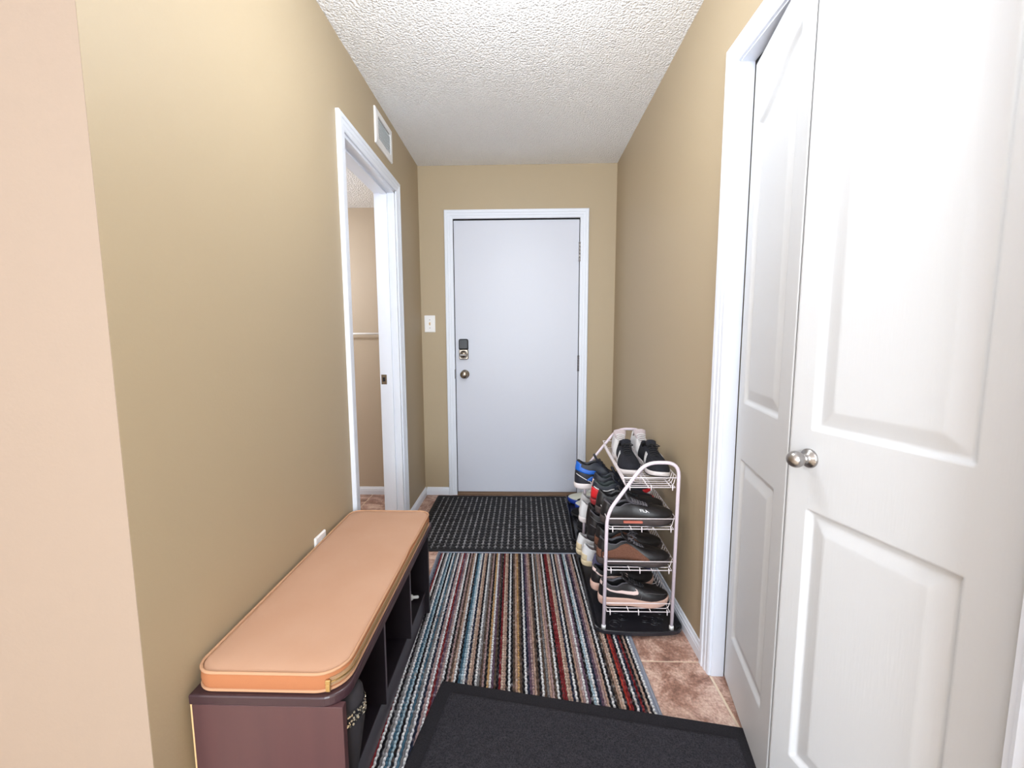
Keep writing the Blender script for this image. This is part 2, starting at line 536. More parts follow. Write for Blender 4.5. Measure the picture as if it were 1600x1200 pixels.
# ------------------------------------------------------------------ entry door
d1 = G().bbox((-0.5095, YD+0.002, 0.024), (0.4045, YD+0.046, 2.058), 0.002).obj('door_1', M['door'])
struct(d1, 'white flat entry door with keypad lock and round knob')
HG = []
for zc_, hm in ((1.828, M['satin']), (1.018, M['bronze']), (0.217, M['bronze'])):
    g = G()
    hh = 0.062 if zc_ > 1.5 else 0.052
    x_ = 0.4075
    for k in range(5):
        za = zc_-hh+k*2*hh/5
        g.lathe([(0.0066, za+0.0008), (0.0074, za+0.0016), (0.0074, za+2*hh/5-0.0012), (0.0066, za+2*hh/5-0.0004)], (x_, YD-0.006, 0), n=12)
    hg = g.obj('hinge', hm, d1)
    for zz in ((zc_+hh), (zc_-hh-0.006)):
        G().lathe([(0.003, zz-0.001), (0.0088, zz+0.001), (0.0088, zz+0.005), (0.004, zz+0.008)], (x_, YD-0.006, 0), n=12).obj('hinge_tip', hm, hg)
    G().bbox((0.386, YD-0.0005, zc_-hh), (0.403, YD+0.004, zc_+hh), 0.0008).obj('hinge_leaf', M['door'], hg)
# keypad deadbolt
db = G()
ring0 = rrect(-0.482, 1.050, -0.412, 1.126, 0.012)
db.rings([[(p[0], YD+0.003, p[1]) for p in ring0], [(p[0], YD-0.020, p[1]) for p in ring0], [(p[0], YD-0.025, p[1]) for p in inset_ring(ring0, 0.005, 0)]], True, True, smooth=False)
db = db.obj('deadbolt', M['nickel'], d1)
db['label'] = 'nickel lower half of the keypad deadbolt'
g = G()
ring0 = rrect(-0.482, 1.126, -0.412, 1.202, (0.004, 0.004, 0.014, 0.014))
g.rings([[(p[0], YD+0.003, p[1]) for p in ring0], [(p[0], YD-0.024, p[1]) for p in ring0], [(p[0], YD-0.030, p[1]) for p in inset_ring(ring0, 0.006, 0)]], True, True, smooth=False)
g.obj('keypad_cover', M['blackpl'], db)
G().lathe([(0.030, 0.024), (0.030, 0.028), (0.026, 0.033), (0.022, 0.040), (0.016, 0.046), (0.004, 0.048)], (-0.447, YD, 1.086), '-y').obj('thumb_turn_rose', M['nickel'], db)
G().bbox((-0.470, YD-0.062, 1.078), (-0.424, YD-0.045, 1.092), 0.005).obj('thumb_turn', M['satin'], db)
kn = G().lathe([(0.034, -0.003), (0.034, 0.004), (0.031, 0.009), (0.016, 0.012), (0.012, 0.020), (0.013, 0.028), (0.022, 0.034), (0.029, 0.044), (0.030, 0.052), (0.026, 0.060), (0.016, 0.066), (0.003, 0.068)], (-0.442, YD, 0.938), '-y').obj('door_knob', M['nickel'], d1)
G().lathe([(0.006, 0.068), (0.0075, 0.070), (0.003, 0.0705)], (-0.442, YD, 0.938), '-y', n=16).obj('knob_button', M['satin'], kn)
G().bbox((-0.5165, YD-0.0185, 0.905), (-0.508, YD-0.012, 0.975), 0.003).obj('latch_plate', M['bronze'], d1)

# ------------------------------------------------------------------ closet bifold leaves
def bifold_leaf(name, hinge, angle_dir, width, arch_low_at_start, label):
    """moulded two panel leaf; s runs along angle_dir from the hinge, the face looks into the hall"""
    zb, zt = 0.012, 2.024
    T = 0.033
    s0, s1 = (0.055, width-0.070) if arch_low_at_start else (0.055, width-0.070)
    if not arch_low_at_start:
        s0, s1 = 0.055, width-0.070

    def steps(a, b_, n):
        return [a+(b_-a)*k/n for k in range(n)]
    S = [0.0, 0.003, 0.006, 0.03, s0-0.003] + steps(s0, s0+0.05, 14) + steps(s0+0.05, s1-0.05, 14) + steps(s1-0.05, s1, 14) + [s1, s1+0.003, width-0.03, width-0.006, width-0.003, width]
    Z = [zb, zb+0.003, zb+0.006, 0.10, 0.187] + steps(0.19, 0.245, 14) + steps(0.245, 0.755, 6) + steps(0.755, 0.811, 14) + [0.811, 0.814, 0.90, 0.990] + steps(0.993, 1.045, 14) + steps(1.045, 1.76, 8) + steps(1.76, 1.945, 46) + [1.945, 1.98, zt-0.006, zt-0.003, zt]

    def top(s):
        q = min(max((s-s0)/(s1-s0), 0), 1)
        if not arch_low_at_start:
            q = 1-q
        return 1.835+0.088*(0.5-0.5*math.cos(math.pi*min(q*1.02, 1)))

    def depth(s, z):
        d = 0.0
        if s0 < s < s1:
            if 0.19 < z < 0.811:
                d = min(s-s0, s1-s, z-0.19, 0.811-z)
            elif z > 0.993:
                d = min(s-s0, s1-s, z-0.993, (top(s)-z)*0.93)
        if d <= 0:
            return 0.0
        if d < 0.012:
            return 0.0105*math.sin(d/0.012*math.pi/2)
        if d < 0.046:
            return 0.0105+(0.0012-0.0105)*(d-0.012)/0.034
        return 0.0012
    dv = Vector(angle_dir); dv.normalize()
    nv = Vector((-dv.y, dv.x, 0))
    if nv.x > 0:
        nv = -nv
    Hn = Vector(hinge)
    ns, nz = len(S), len(Z)
    front = [Hn+dv*s+Vector((0, 0, z))-nv*(depth(s, z) if 0.001 < s < width-0.001 else 0.002) for z in Z for s in S]
    back = [Hn+dv*s+Vector((0, 0, z))-nv*T for z in Z for s in S]
    g = G()
    fs = []
    for j in range(nz-1):
        for i in range(ns-1):
            a = j*ns+i
            fs.append((a, a+ns, a+ns+1, a+1))
    g.add(front, fs, True)
    # plain back and edges
    A = [Hn+Vector((0, 0, zb)), Hn+dv*width+Vector((0, 0, zb)), Hn+dv*width+Vector((0, 0, zt)), Hn+Vector((0, 0, zt))]
    A = [a-nv*0.003 for a in A]
    B = [a-nv*(T-0.003) for a in A]
    g.add(A+B, [(4, 5, 6, 7), (0, 1, 5, 4), (1, 2, 6, 5), (2, 3, 7, 6), (3, 0, 4, 7)])
    o = g.obj(name, M['leaf'])
    return struct(o, label), nv, dv


HINGE, FOLD = (0.710, 1.402, 0), (0.6285, 1.0005, 0)
FOLD2 = (0.6292, 0.9965, 0)
W_LEAF = 0.409
leaf1, nv1, dv1 = bifold_leaf('door_2', HINGE, Vector(FOLD)-Vector(HINGE), W_LEAF, True, 'far leaf of the white moulded closet door')
END2 = (0.7265, 0.601, 0)
# the second leaf starts at the fold
def leaf_from_fold():
    return bifold_leaf('door_3', FOLD2, Vector(END2)-Vector(FOLD2), W_LEAF+0.002, False, 'near leaf of the white moulded closet door with a round knob')
leaf2, nv2, dv2 = leaf_from_fold()
# its knob: a lathe about the leaf's normal
def lathe_dir(prof, origin, d, n=24):
    d = Vector(d).normalized(); a = d.orthogonal().normalized(); c = d.cross(a)
    O = Vector(origin)
    return G().rings([[O+d*h+r*(math.cos(2*math.pi*k/n)*a+math.sin(2*math.pi*k/n)*c) for k in range(n)] for r, h in prof], True, True, True)
kp = Vector(FOLD2)+dv2*0.054+Vector((0, 0, 0.928))
KS = 1.25
ck = lathe_dir([(r*KS, h*KS) for r, h in [(0.0175, -0.002), (0.0175, 0.002), (0.0155, 0.005), (0.0095, 0.007), (0.0075, 0.011), (0.0072, 0.016)]], kp, nv2).obj('knob_rose', M['satin'], leaf2)
lathe_dir([(r*KS, h*KS) for r, h in [(0.006, 0.015), (0.0095, 0.018), (0.0135, 0.023), (0.0150, 0.029), (0.0145, 0.034), (0.0115, 0.039), (0.0065, 0.0425), (0.001, 0.0435)]], kp, nv2).obj('closet_knob', M['satin'], leaf2)

# ------------------------------------------------------------------ things on the walls
# light switch
sw = empty('light_switch', (-0.698, YD, 1.315), 0, 'white toggle light switch on the wall left of the entry door', 'switch')
g = G()
ring0 = rrect(-0.040, -0.062, 0.040, 0.062, 0.004)
g.rings([[(p[0], 0.0, p[1]) for p in ring0], [(p[0], -0.004, p[1]) for p in ring0], [(p[0], -0.0065, p[1]) for p in inset_ring(ring0, 0.004, 0)]], True, True, smooth=False)
pl = g.obj('plate', M['whitepl'], sw)
for zz in (-0.030, 0.030):
    G().lathe([(0.0035, 0.006), (0.0035, 0.0072), (0.002, 0.0078)], (0, 0, zz), '-y', n=10).obj('screw', M['satin'], pl)
G().rings([[(-0.0045, -0.006, -0.011), (0.0045, -0.006, -0.011), (0.0045, -0.006, 0.011), (-0.0045, -0.006, 0.011)],
           [(-0.0035, -0.018, 0.004), (0.0035, -0.018, 0.004), (0.0035, -0.016, 0.011), (-0.0035, -0.016, 0.011)]], True, True, False).obj('toggle', M['raw_edge'], sw)

# air vent high on the left wall
VY0, VY1, VZ0, VZ1 = 2.262, 2.538, 2.206, 2.386
vt = empty('air_vent', (XL, (VY0+VY1)/2, (VZ0+VZ1)/2), 0, 'white louvred air vent high on the left wall beside the doorway', 'vent')
hw_, hh_ = (VY1-VY0)/2, (VZ1-VZ0)/2
def yz(p, x):
    return (x, p[0], p[1])
ro = rrect(-hw_, -hh_, hw_, hh_, 0.004)
ri = rrect(-hw_+0.036, -hh_+0.034, hw_-0.036, hh_-0.034, 0.002)
g = G()
g.rings([[yz(p, 0) for p in ro], [yz(p, 0.006) for p in ro], [yz(p, 0.010) for p in inset_ring(ro, 0.008, 0)], [yz(p, 0.010) for p in ri], [yz(p, 0.001) for p in ri]], False, False, smooth=False)
g.obj('vent_frame', M['whitepl'], vt)
G().box((0.0004, -hw_+0.03, -hh_+0.03), (0.0016, hw_-0.03, hh_-0.03)).obj('duct_opening', M['dark'], vt)
nsl = 9
slat_mesh = None
for k in range(nsl):
    z_ = -hh_+0.038+k*(2*hh_-0.088)/(nsl-1)
    if slat_mesh is None:
        o = G().rings([[(0.002, y, -0.0015), (0.0085, y, -0.0065), (0.0085, y, -0.0053), (0.0035, y, 0.0105)] for y in (-hw_+0.036, hw_-0.036)], True, True, False).obj('slat', M['greypl'], vt)
        slat_mesh = o.data
    else:
        o = bpy.data.objects.new('slat', slat_mesh); col.objects.link(o); o.parent = vt
    o.location = (0, 0, z_)

# outlet plate just above the bench cushion
ou = empty('wall_outlet', (XL, 1.487, 0.418), 0, 'white outlet plate on the left wall peeking over the bench cushion', 'outlet')
ro = rrect(-0.040, -0.060, 0.040, 0.060, 0.004)
g = G()
g.rings([[yz(p, 0) for p in ro], [yz(p, 0.004) for p in ro], [yz(p, 0.007) for p in inset_ring(ro, 0.004, 0)]], True, True, smooth=False)
g.obj('plate', M['whitepl'], ou)
for zz in (-0.022, 0.022):
    lathe_dir([(0.016, 0.0065), (0.016, 0.0085), (0.013, 0.009)], (0, 0, zz), (1, 0, 0), 16).obj('socket', M['whitepl'], ou)

# towel bar in the washroom
tb = empty('towel_bar', (-1.25, YD, 1.243), 0, 'white towel bar on the wall seen through the left doorway', 'towel bar')
G().tube([(-0.36, -0.062, 0), (0.33, -0.062, 0)], 0.0075, 12).obj('bar', M['whitepl'], tb)
for x in (-0.35, 0.32):
    G().lathe([(0.026, 0), (0.026, 0.006), (0.012, 0.012), (0.012, 0.074)], (x, 0, 0), '-y', 16).obj('post', M['whitepl'], tb)

# lamps (bases beyond the frame; the one behind the camera is added)
def ceiling_lamp(name, x, y, z, label, r=0.13):
    t = empty(name, (x, y, z), 0, label, 'lamp')
    G().lathe([(r*0.75, 0), (r*0.8, -0.012), (r*0.8, -0.025), (r*0.5, -0.03)], n=32).obj('lamp_base', M['satin'], t)
    return t
ceiling_lamp('ceiling_lamp', -0.06, 1.22, H, 'round ceiling lamp base over the hall, above the closet doors')
ceiling_lamp('ceiling_lamp', 0.42, -0.75, H, 'round ceiling lamp base added over the fill light behind the camera')

# ------------------------------------------------------------------ bench with its cushion
BX0, BX1, BY0, BY1 = -0.757+0.008, -0.397, 0.843, 1.757
BZ0 = 0.0088
bench = empty('storage_bench', (0, 0, 0), 0, 'dark espresso storage bench with open cubbies along the left wall', 'bench')
topz0, topz1 = 0.386, 0.410
g = G()
rp = rrect(BX0, BY0, BX1, BY1, (0.003, 0.055, 0.03, 0.003), 8)
g.rings([[(p[0], p[1], z) for p in (inset_ring(rp, i, 0) if i else rp)] for z, i in ((topz0, 0.002), (topz0+0.003, 0), (topz1-0.004, 0), (topz1-0.001, 0.0015), (topz1, 0.004))], True, True, smooth=False)
g.obj('top_board', M['espresso_top'], bench)
for (y0, y1, mm) in ((BY0+0.001, BY0+0.019, M['espresso_end']), (BY1-0.040, BY1-0.022, M['espresso'])):
    o = G().bbox((BX0+0.006, y0, BZ0), (-0.412 if y0 > 1 else -0.4015, y1, topz0), 0.001).obj('end_panel', mm, bench)
    if mm is M['espresso_end']:
        o['label'] = 'reddish brown end panel facing the camera'
for yd in (1.155, 1.435):
    G().bbox((BX0+0.008, yd-0.008, 0.108), (-0.412, yd+0.008, topz0), 0.001).obj('divider', M['espresso'], bench)
    G().bbox((-0.4125, yd-0.0065, 0.110), (-0.4112, yd+0.0065, topz0), 0.0004).obj('edge_highlight', M['lit_edge'], bench)  # thin strip in lighter colour, a painted highlight on the divider front
G().bbox((BX0+0.008, BY0+0.022, 0.094), (-0.428, BY1-0.040, 0.109), 0.001).obj('bottom_shelf', M['espresso'], bench)
G().bbox((-0.4285, BY0+0.022, 0.0945), (-0.4268, BY1-0.040, 0.1085), 0.0006).obj('edge_highlight', M['lit_edge'], bench)  # painted highlight along the shelf front
G().bbox((-0.446, BY0+0.022, BZ0), (-0.431, BY1-0.040, 0.094), 0.001).obj('toe_board', M['lit_edge'], bench)  # same lightened colour, standing for light on the board's face
G().box((BX0+0.001, BY0+0.003, 0.012), (BX0+0.006, BY1-0.022, topz0)).obj('back_panel', M['raw_edge'], bench)['label'] = 'back panel with a raw pale edge'
G().lathe([(0.0075, 0), (0.0075, 0.001), (0.004, 0.0014)], (-0.462, BY1-0.040, 0.318), '-y', 16).obj('cam_cover', M['whitepl'], bench)['label'] = 'pale round screw cover inside the far cubby'

# cushion
cu = empty('bench_cushion', (0, 0, 0), 0, 'tan fabric seat cushion with piping and a zip lying on the bench', 'cushion')
CX0, CX1, CY0, CY1 = BX0+0.003, -0.406, 0.856, 1.754
cz0, cz1 = topz1+0.0005, 0.4565
rc = rrect(CX0, CY0, CX1, CY1, (0.045, 0.062, 0.045, 0.04), 9)
# subdivide the long sides so the cushion can crown and pucker a little
def resample(pts, step):
    out = []
    n = len(pts)
    for i in range(n):
        a, b_ = Vector(pts[i]), Vector(pts[(i+1) % n])
        k = max(1, int((b_-a).length/step))
        for j in range(k):
            out.append(tuple(a.lerp(b_, j/k)))
    return out
rc = resample(rc, 0.03)
def puck(p, amt):
    # the seam drops a touch half way along the front where the zip puckers
    return amt*math.exp(-((p[1]-1.43)/0.05)**2)*(1 if p[0] > -0.55 else 0)
rings = [[(p[0], p[1], cz0) for p in inset_ring(rc, 0.004, 0)], [(p[0], p[1], cz0+0.004) for p in rc]]
for t in (0.25, 0.5, 0.75):
    rings.append([(p[0], p[1], cz0+t*(cz1-cz0)) for p in inset_ring(rc, -0.0035*math.sin(math.pi*t), 0)])
rings.append([(p[0]-puck(p, 0.004), p[1], cz1-0.003) for p in rc])
G().rings(rings[1:], False, False, smooth=True).obj('side_band', M['cushion_side'], cu)['label'] = 'orange tan side band'
rings = [[(p[0], p[1], cz1-0.003) for p in inset_ring(rc, 0.002, 0)]]
cmx, chw = (CX0+CX1)/2, (CX1-CX0)/2
for t, dz in ((0.02, 0.0), (0.07, 0.0024), (0.2, 0.0046), (0.4, 0.0060), (0.65, 0.0066), (0.985, 0.0068)):
    rings.append([(p[0]*(1-t)+cmx*t-puck(p, 0.004)*(1-t)**4, p[1]*(1-t)+min(max(p[1], CY0+chw), CY1-chw)*t, cz1-0.001+dz) for p in rc])
G().rings(rings, True, True, smooth=True).obj('cushion_cover', M['cushion'], cu)
for zz, pk in ((cz1-0.001, 0.004), (cz0+0.004, 0.0)):
    G().tube([(p[0]-puck(p, pk), p[1], zz) for p in inset_ring(rc, -0.001, 0)], 0.0036, 8, closed=True).obj('piping', M['piping'], cu)
zp = [p for p in rc if p[0] > -0.452 and CY0-0.001 <= p[1] < CY1-0.05 and (p[1] > CY0+0.008 or p[0] > -0.44)]
zp.sort(key=lambda p: p[1])
def strip(path, z0, z1, off, thick, zig=0):
    g = G(); r = []
    for p in path:
        q = Vector((p[0], p[1], 0))
        out = Vector((q.x-(-0.47), 0, 0)); 
        # outward normal of the rounded corner
        if q.y < CY0+0.062:
            out = Vector((q.x-(CX1-0.062), q.y-(CY0+0.062), 0))
        out.normalize()
        a = q+out*off
        b_ = q+out*(off+thick)
        r.append([(a.x, a.y, z0), (b_.x, b_.y, z0), (b_.x, b_.y, z1), (a.x, a.y, z1)])
    return g.rings(r, True, True, smooth=False)
zt_ = strip(zp, 0.4235, 0.4435, 0.001, 0.004).obj('zip_tape', M['zip'], cu)
strip(zp, 0.4320, 0.4350, 0.003, 0.0035).obj('zip_teeth', M['brass'], zt_)
p0 = zp[0]
o = G()
o.bbox((p0[0]-0.006, p0[1]-0.0115, 0.432), (p0[0]+0.006, p0[1]-0.0055, 0.442), 0.0015)
o.bbox((p0[0]-0.005, p0[1]-0.0120, 0.415), (p0[0]+0.005, p0[1]-0.0085, 0.432), 0.001)
o.obj('zip_pull', M['brass'], cu)

# small grey nozzle lying in the far cubby
o = lathe_dir([(0.019, 0), (0.019, 0.012), (0.016, 0.013), (0.016, 0.017), (0.0185, 0.018), (0.011, 0.052), (0.006, 0.056), (0.006, 0.075), (0.002, 0.078)], (-0.515, 1.635, 0.129), (0.985, 0.17, 0), 20).obj('plastic_nozzle', M['greypl'])
tag(o, 'small pale tapered plastic nozzle lying in the far cubby of the bench', 'nozzle')
# dark pouch with a sequin band, standing in the near cubby
pch = empty('fabric_pouch', (-0.441, 0.918, 0.1105), math.radians(8), 'dark grey pouch with a glittering sequin band in the near cubby of the bench', 'pouch')
prof = [(0.020, 0.0), (0.028, 0.01), (0.034, 0.05), (0.043, 0.11), (0.0515, 0.17), (0.0525, 0.22), (0.050, 0.25), (0.040, 0.262), (0.010, 0.268)]
g = G()
g.rings([[(1.05*r*math.cos(2*math.pi*k/28), 0.86*r*math.sin(2*math.pi*k/28), h) for k in range(28)] for r, h in prof], True, True, True)
g.obj('pouch_body', M['suede'], pch)
g = G()
g.rings([[(1.05*(r+.0012)*math.cos(2*math.pi*k/28), 0.86*(r+.0012)*math.sin(2*math.pi*k/28), h+0.012*math.cos(2*math.pi*k/28)) for k in range(28)] for r, h in ((0.0505, 0.178), (0.0525, 0.19), (0.0535, 0.205), (0.0525, 0.216))], False, False, True)
bd = g.obj('band', M['blackpl'], pch)
g = G()
for k in range(300):
    a = random.uniform(-math.pi, math.pi); hgt = random.uniform(0.180, 0.214)+0.012*math.cos(a)
    c = Vector((1.05*0.0545*math.cos(a), 0.86*0.0545*math.sin(a), hgt))
    nrm = Vector((math.cos(a), math.sin(a), random.uniform(-.3, .5))).normalized()
    a1 = nrm.orthogonal().normalized(); a2 = nrm.cross(a1)
    rr = random.uniform(0.0014, 0.0030)
    ring = [c+rr*(math.cos(t*math.pi/3)*a1+math.sin(t*math.pi/3)*a2) for t in range(6)]
    g.rings([ring, [p+nrm*0.001 for p in ring]], True, True, False)
g.obj('sequins', M['sequin'], bd, kind='stuff')

# ------------------------------------------------------------------ mats on the floor
# rubber door mat with studs
MX0, MX1, MY0, MY1 = -0.660, 0.402, 2.272, 3.132
mt = empty('rubber_doormat', (0, 0, 0), 0, 'black rubber door mat with rows of round studs before the entry door', 'mat')
g = G()
ro = rrect(MX0, MY0, MX1, MY1, 0.012, 4)
g.rings([[(p[0], p[1], 0.0005) for p in ro], [(p[0], p[1], 0.003) for p in ro], clamp_ring(ro, 0.010, 0.0072), clamp_ring(ro, 0.026, 0.0072), clamp_ring(ro, 0.029, 0.004)], True, False, smooth=False)
g.obj('rim', M['rubber'], mt)
G().box((MX0+0.022, MY0+0.022, 0.001), (MX1-0.022, MY1-0.022, 0.0042)).obj('base_sheet', M['rubber_base'], mt)
g = G()
px_, py_ = 0.0365, 0.0345
nx = int((MX1-MX0-0.07)/px_); ny = int((MY1-MY0-0.07)/py_)
for i in range(nx+1):
    for j in range(ny+1):
        cx = MX0+0.035+(MX1-MX0-0.07)*i/nx; cy = MY0+0.035+(MY1-MY0-0.07)*j/ny
        o_ = [[(cx+r*math.cos(2*math.pi*k/10), cy+r*math.sin(2*math.pi*k/10), z) for k in range(10)] for r, z in ((0.0155, 0.004), (0.0150, 0.0085), (0.0130, 0.0098))]
        g.rings(o_, False, True, False)
g.obj('studs', M['rubber'], mt, kind='stuff')

# striped ribbed rug
RX0, RX1, RY0, RY1 = -0.462, 0.4435, 0.55, 2.262
RSH = -0.022       # the rug lies slightly askew: stripes lean with y
rug = empty('striped_rug', (0, 0, 0), 0, 'multicoloured striped ribbed rug running down the hall floor', 'rug')
PAL = {'w': (220, 220, 224), 'n': (39, 43, 60), 'k': (34, 32, 36), 'r': (119, 41, 45), 'R': (161, 60, 52), 't': (172, 144, 130), 'c': (196, 174, 159),
       'b': (63, 95, 115), 'B': (161, 183, 196), 'm': (95, 74, 91), 'p': (163, 137, 137), 'o': (181, 144, 100), 'd': (84, 69, 61), 'g': (119, 117, 119), 's': (78, 80, 95)}
SEQ = 'srwkgwbBkwbgwnpwrmpwkpdtwkbBwnctkwgdpkowmdkrctkwkdtodkwnmptdkwdgtpdwkrrctnwktpwmkBwnmptkwkdtckRrkwnrktkwBnsptrkwmrdctknwksdpw'
pitch = 0.0084
nr = int((RX1-RX0-0.03)/pitch)
g = G(); colours = []
step = 0.0064
rows = int((RY1-RY0-0.02)/step)
prof = [(-0.5, 0.0015), (-0.34, 0.0062), (0.0, 0.0085), (0.34, 0.0062), (0.5, 0.0015)]
def rug_x(x, y):
    return x + RSH*(y-1.2)
for i in range(nr):
    ch = SEQ[i % len(SEQ)]
    base = np.array(PAL[ch], float)
    chain = ch in 'wBckn' or i % 3 == 0
    ph = random.random()*2
    o = len(g.v)
    for j in range(rows+1):
        y = RY0+0.01+j*step
        zig = (0.0011 if chain else 0.0009)*(1 if (j//2) % 2 else -1)
        amp = 1.0 if j % 2 else (0.62 if chain else 0.80)
        x = RX0+0.015+(i+0.5)*pitch
        kk = rng.normal(0, 12 if chain else 9)
        cc = np.clip(base+kk, 12, 245)*((1.06 if j % 2 else 0.74) if chain else (1.0 if j % 2 else 0.88))
        if rng.random() < 0.10:
            cc = cc*0.55+np.array(PAL[random.choice('tpdwg')], float)*0.45
        for q, z in prof:
            g.v.append((rug_x(x+q*pitch+zig, y), y, 0.0008+(z-0.0005)*amp))
            e = 0.62 if abs(q) > 0.4 else 1.0
            colours.append(lin(np.clip(cc, 5, 250)))
    n = len(prof)
    for j in range(rows):
        for q in range(n-1):
            a = o+j*n+q
            g.f.append((a, a+1, a+n+1, a+n)); g.sm.append(True)
pile = g.obj('ribbed_pile', M['yarn'], rug, kind='stuff')
ca = pile.data.color_attributes.new('yarn', 'FLOAT_COLOR', 'POINT')
ca.data.foreach_set('color', np.array(colours, dtype=np.float32).ravel())
g = G()
for (xa, xb, ya, yb) in ((RX0, RX1, RY0, RY1),):
    pts = [(rug_x(xa, ya), ya), (rug_x(xb, ya), ya), (rug_x(xb, yb), yb), (rug_x(xa, yb), yb)]
    g.add([(p[0], p[1], 0.0004) for p in pts]+[(p[0], p[1], 0.0020) for p in pts], [(0, 3, 2, 1), (4, 5, 6, 7), (0, 1, 5, 4), (1, 2, 6, 5), (2, 3, 7, 6), (3, 0, 4, 7)])
g.obj('backing', M['binding'], rug)
for xa in (RX0+0.007, RX1-0.007):
    G().tube([(rug_x(xa, y), y, 0.0045) for y in np.linspace(RY0, RY1, 12)], 0.0046, 8).obj('edge_binding', M['binding'], rug)
for ya in (RY0+0.006, RY1-0.006):
    G().tube([(rug_x(x, ya), ya, 0.0045) for x in np.linspace(RX0+.007, RX1-.007, 10)], 0.0046, 8).obj('edge_binding', M['binding'], rug)

# charcoal mat in the foreground, lying askew over the rug
cm = empty('charcoal_mat', (-0.284, 1.349, 0.0096), math.radians(-9.4), 'charcoal grey carpet mat lying askew over the near end of the striped rug', 'mat')
g = G()
ro = rrect(0.0, -0.62, 0.98, 0.0, 0.006, 3)
g.rings([[(p[0], p[1], 0) for p in ro], [(p[0], p[1], 0.004) for p in ro], clamp_ring(ro, 0.004, 0.006), clamp_ring(ro, 0.046, 0.006)], True, True, smooth=False)
g.obj('border', M['charcoal_edge'], cm)
g = G()
# raised pile field pressed with a diamond pattern
nx, ny = 150, 96
x0, x1, y0, y1 = 0.043, 0.937, -0.577, -0.043
vs_ = []
for j in range(ny+1):
    for i in range(nx+1):
        x = x0+(x1-x0)*i/nx; y = y0+(y1-y0)*j/ny
        a = abs(((x+y)/0.055) % 1-0.5)*2; b_ = abs(((x-y)/0.055) % 1-0.5)*2
        edge = i in (0, nx) or j in (0, ny)
        vs_.append((x, y, 0.0058 if edge else 0.0078+0.0022*min(1, 2.2*min(1-a, 1-b_))+random.uniform(0, .0006)))
g.add(vs_, [(j*(nx+1)+i, j*(nx+1)+i+1, (j+1)*(nx+1)+i+1, (j+1)*(nx+1)+i) for j in range(ny) for i in range(nx)], True)
g.obj('pile_field', M['charcoal'], cm)

# boot trays
def boot_tray(x0, x1, y0, y1, rz, label, bow=0.018, lift=0.0088):
    t = empty('boot_tray', ((x0+x1)/2, (y0+y1)/2, lift), rz, label, 'boot tray', 'boot trays under the shoes')
    a, b_ = (x1-x0)/2, (y1-y0)/2
    ro = resample(rrect(-a, -b_, a, b_, 0.045, 8), 0.03)
    def bowed(p, z):
        x, y = p[0], p[1]
        k = bow*(1-(x/a)**2)
        return (x, y+(-k if y < 0 else k*0.6)*(abs(y)/b_)**6, z)
    spec = ((0.004, 0.001), (0.0, 0.006), (0.001, 0.017), (0.004, 0.0195), (0.008, 0.0175), (0.019, 0.0065), (0.023, 0.005))
    G().rings([[bowed(p, z) for p in (inset_ring(ro, i, 0) if i else ro)] for i, z in spec], True, True, smooth=False).obj('tray_shell', M['tray'], t)
    g = G()
    rnd = random.Random(3)
    for q in range(46):
        cx, cy = rnd.uniform(-a+.05, a-.05), rnd.uniform(-b_+.05, b_-.05)
        R_ = rnd.uniform(0.012, 0.030); a0 = rnd.uniform(0, 6.28); sg = rnd.choice((-1, 1))
        pts = [(cx+R_*(1-0.62*s/22)*math.cos(a0+sg*s*0.42), cy+R_*(1-0.62*s/22)*math.sin(a0+sg*s*0.42), 0.0052) for s in range(22)]
        g.tube(pts, 0.0023, 5)
    g.obj('scroll_relief', M['tray'], t, kind='stuff')
    return t
boot_tray(0.287, 0.650, 1.605, 2.318, 0, 'black plastic boot tray with scroll relief under the wire rack')
boot_tray(0.300, 0.636, 2.352, 3.085, math.radians(-2.2), 'black plastic boot tray behind the rack beside the rubber mat', 0.004, 0.0102)

# ------------------------------------------------------------------ shoe rack
RKX0, RKX1, RKY0, RKY1 = 0.331, 0.609, 1.632, 2.252
rack = empty('shoe_rack', (0, 0, 0.0), 0, 'white four tier wire shoe rack standing on the black tray by the right wall', 'shoe rack')
def arc(cx, cz, r, a0, a1, n=8):
    return [(cx+r*math.cos(math.radians(a0+(a1-a0)*k/n)), cz+r*math.sin(math.radians(a0+(a1-a0)*k/n))) for k in range(n+1)]
# outline of an end frame in (x, z): left leg, slope, rounded top, right leg
def smooth_path(pts, r=0.03, n=6):
    out = [pts[0]]
    for i in range(1, len(pts)-1):
        a, b_, c = Vector(pts[i-1]), Vector(pts[i]), Vector(pts[i+1])
        d1_, d2_ = (a-b_).normalized(), (c-b_).normalized()
        rr = min(r if not hasattr(r, '__len__') else r[i-1], (a-b_).length*.48, (c-b_).length*.48)
        p, q = b_+d1_*rr, b_+d2_*rr
        for k in range(n+1):
            t = k/n
            out.append(tuple(p*(1-t)**2+b_*2*t*(1-t)+q*t*t))
    out.append(pts[-1])
    return out
FZ = 0.0145
frames = {RKY0: smooth_path([(0.328, FZ), (0.333, 0.505), (0.478, 0.713), (0.611, 0.713), (0.604, FZ)], [0.05, 0.05, 0.055]),
          RKY1: smooth_path([(0.330, FZ), (0.338, 0.500), (0.505, 0.716), (0.642, 0.713), (0.632, FZ)], [0.05, 0.05, 0.055])}
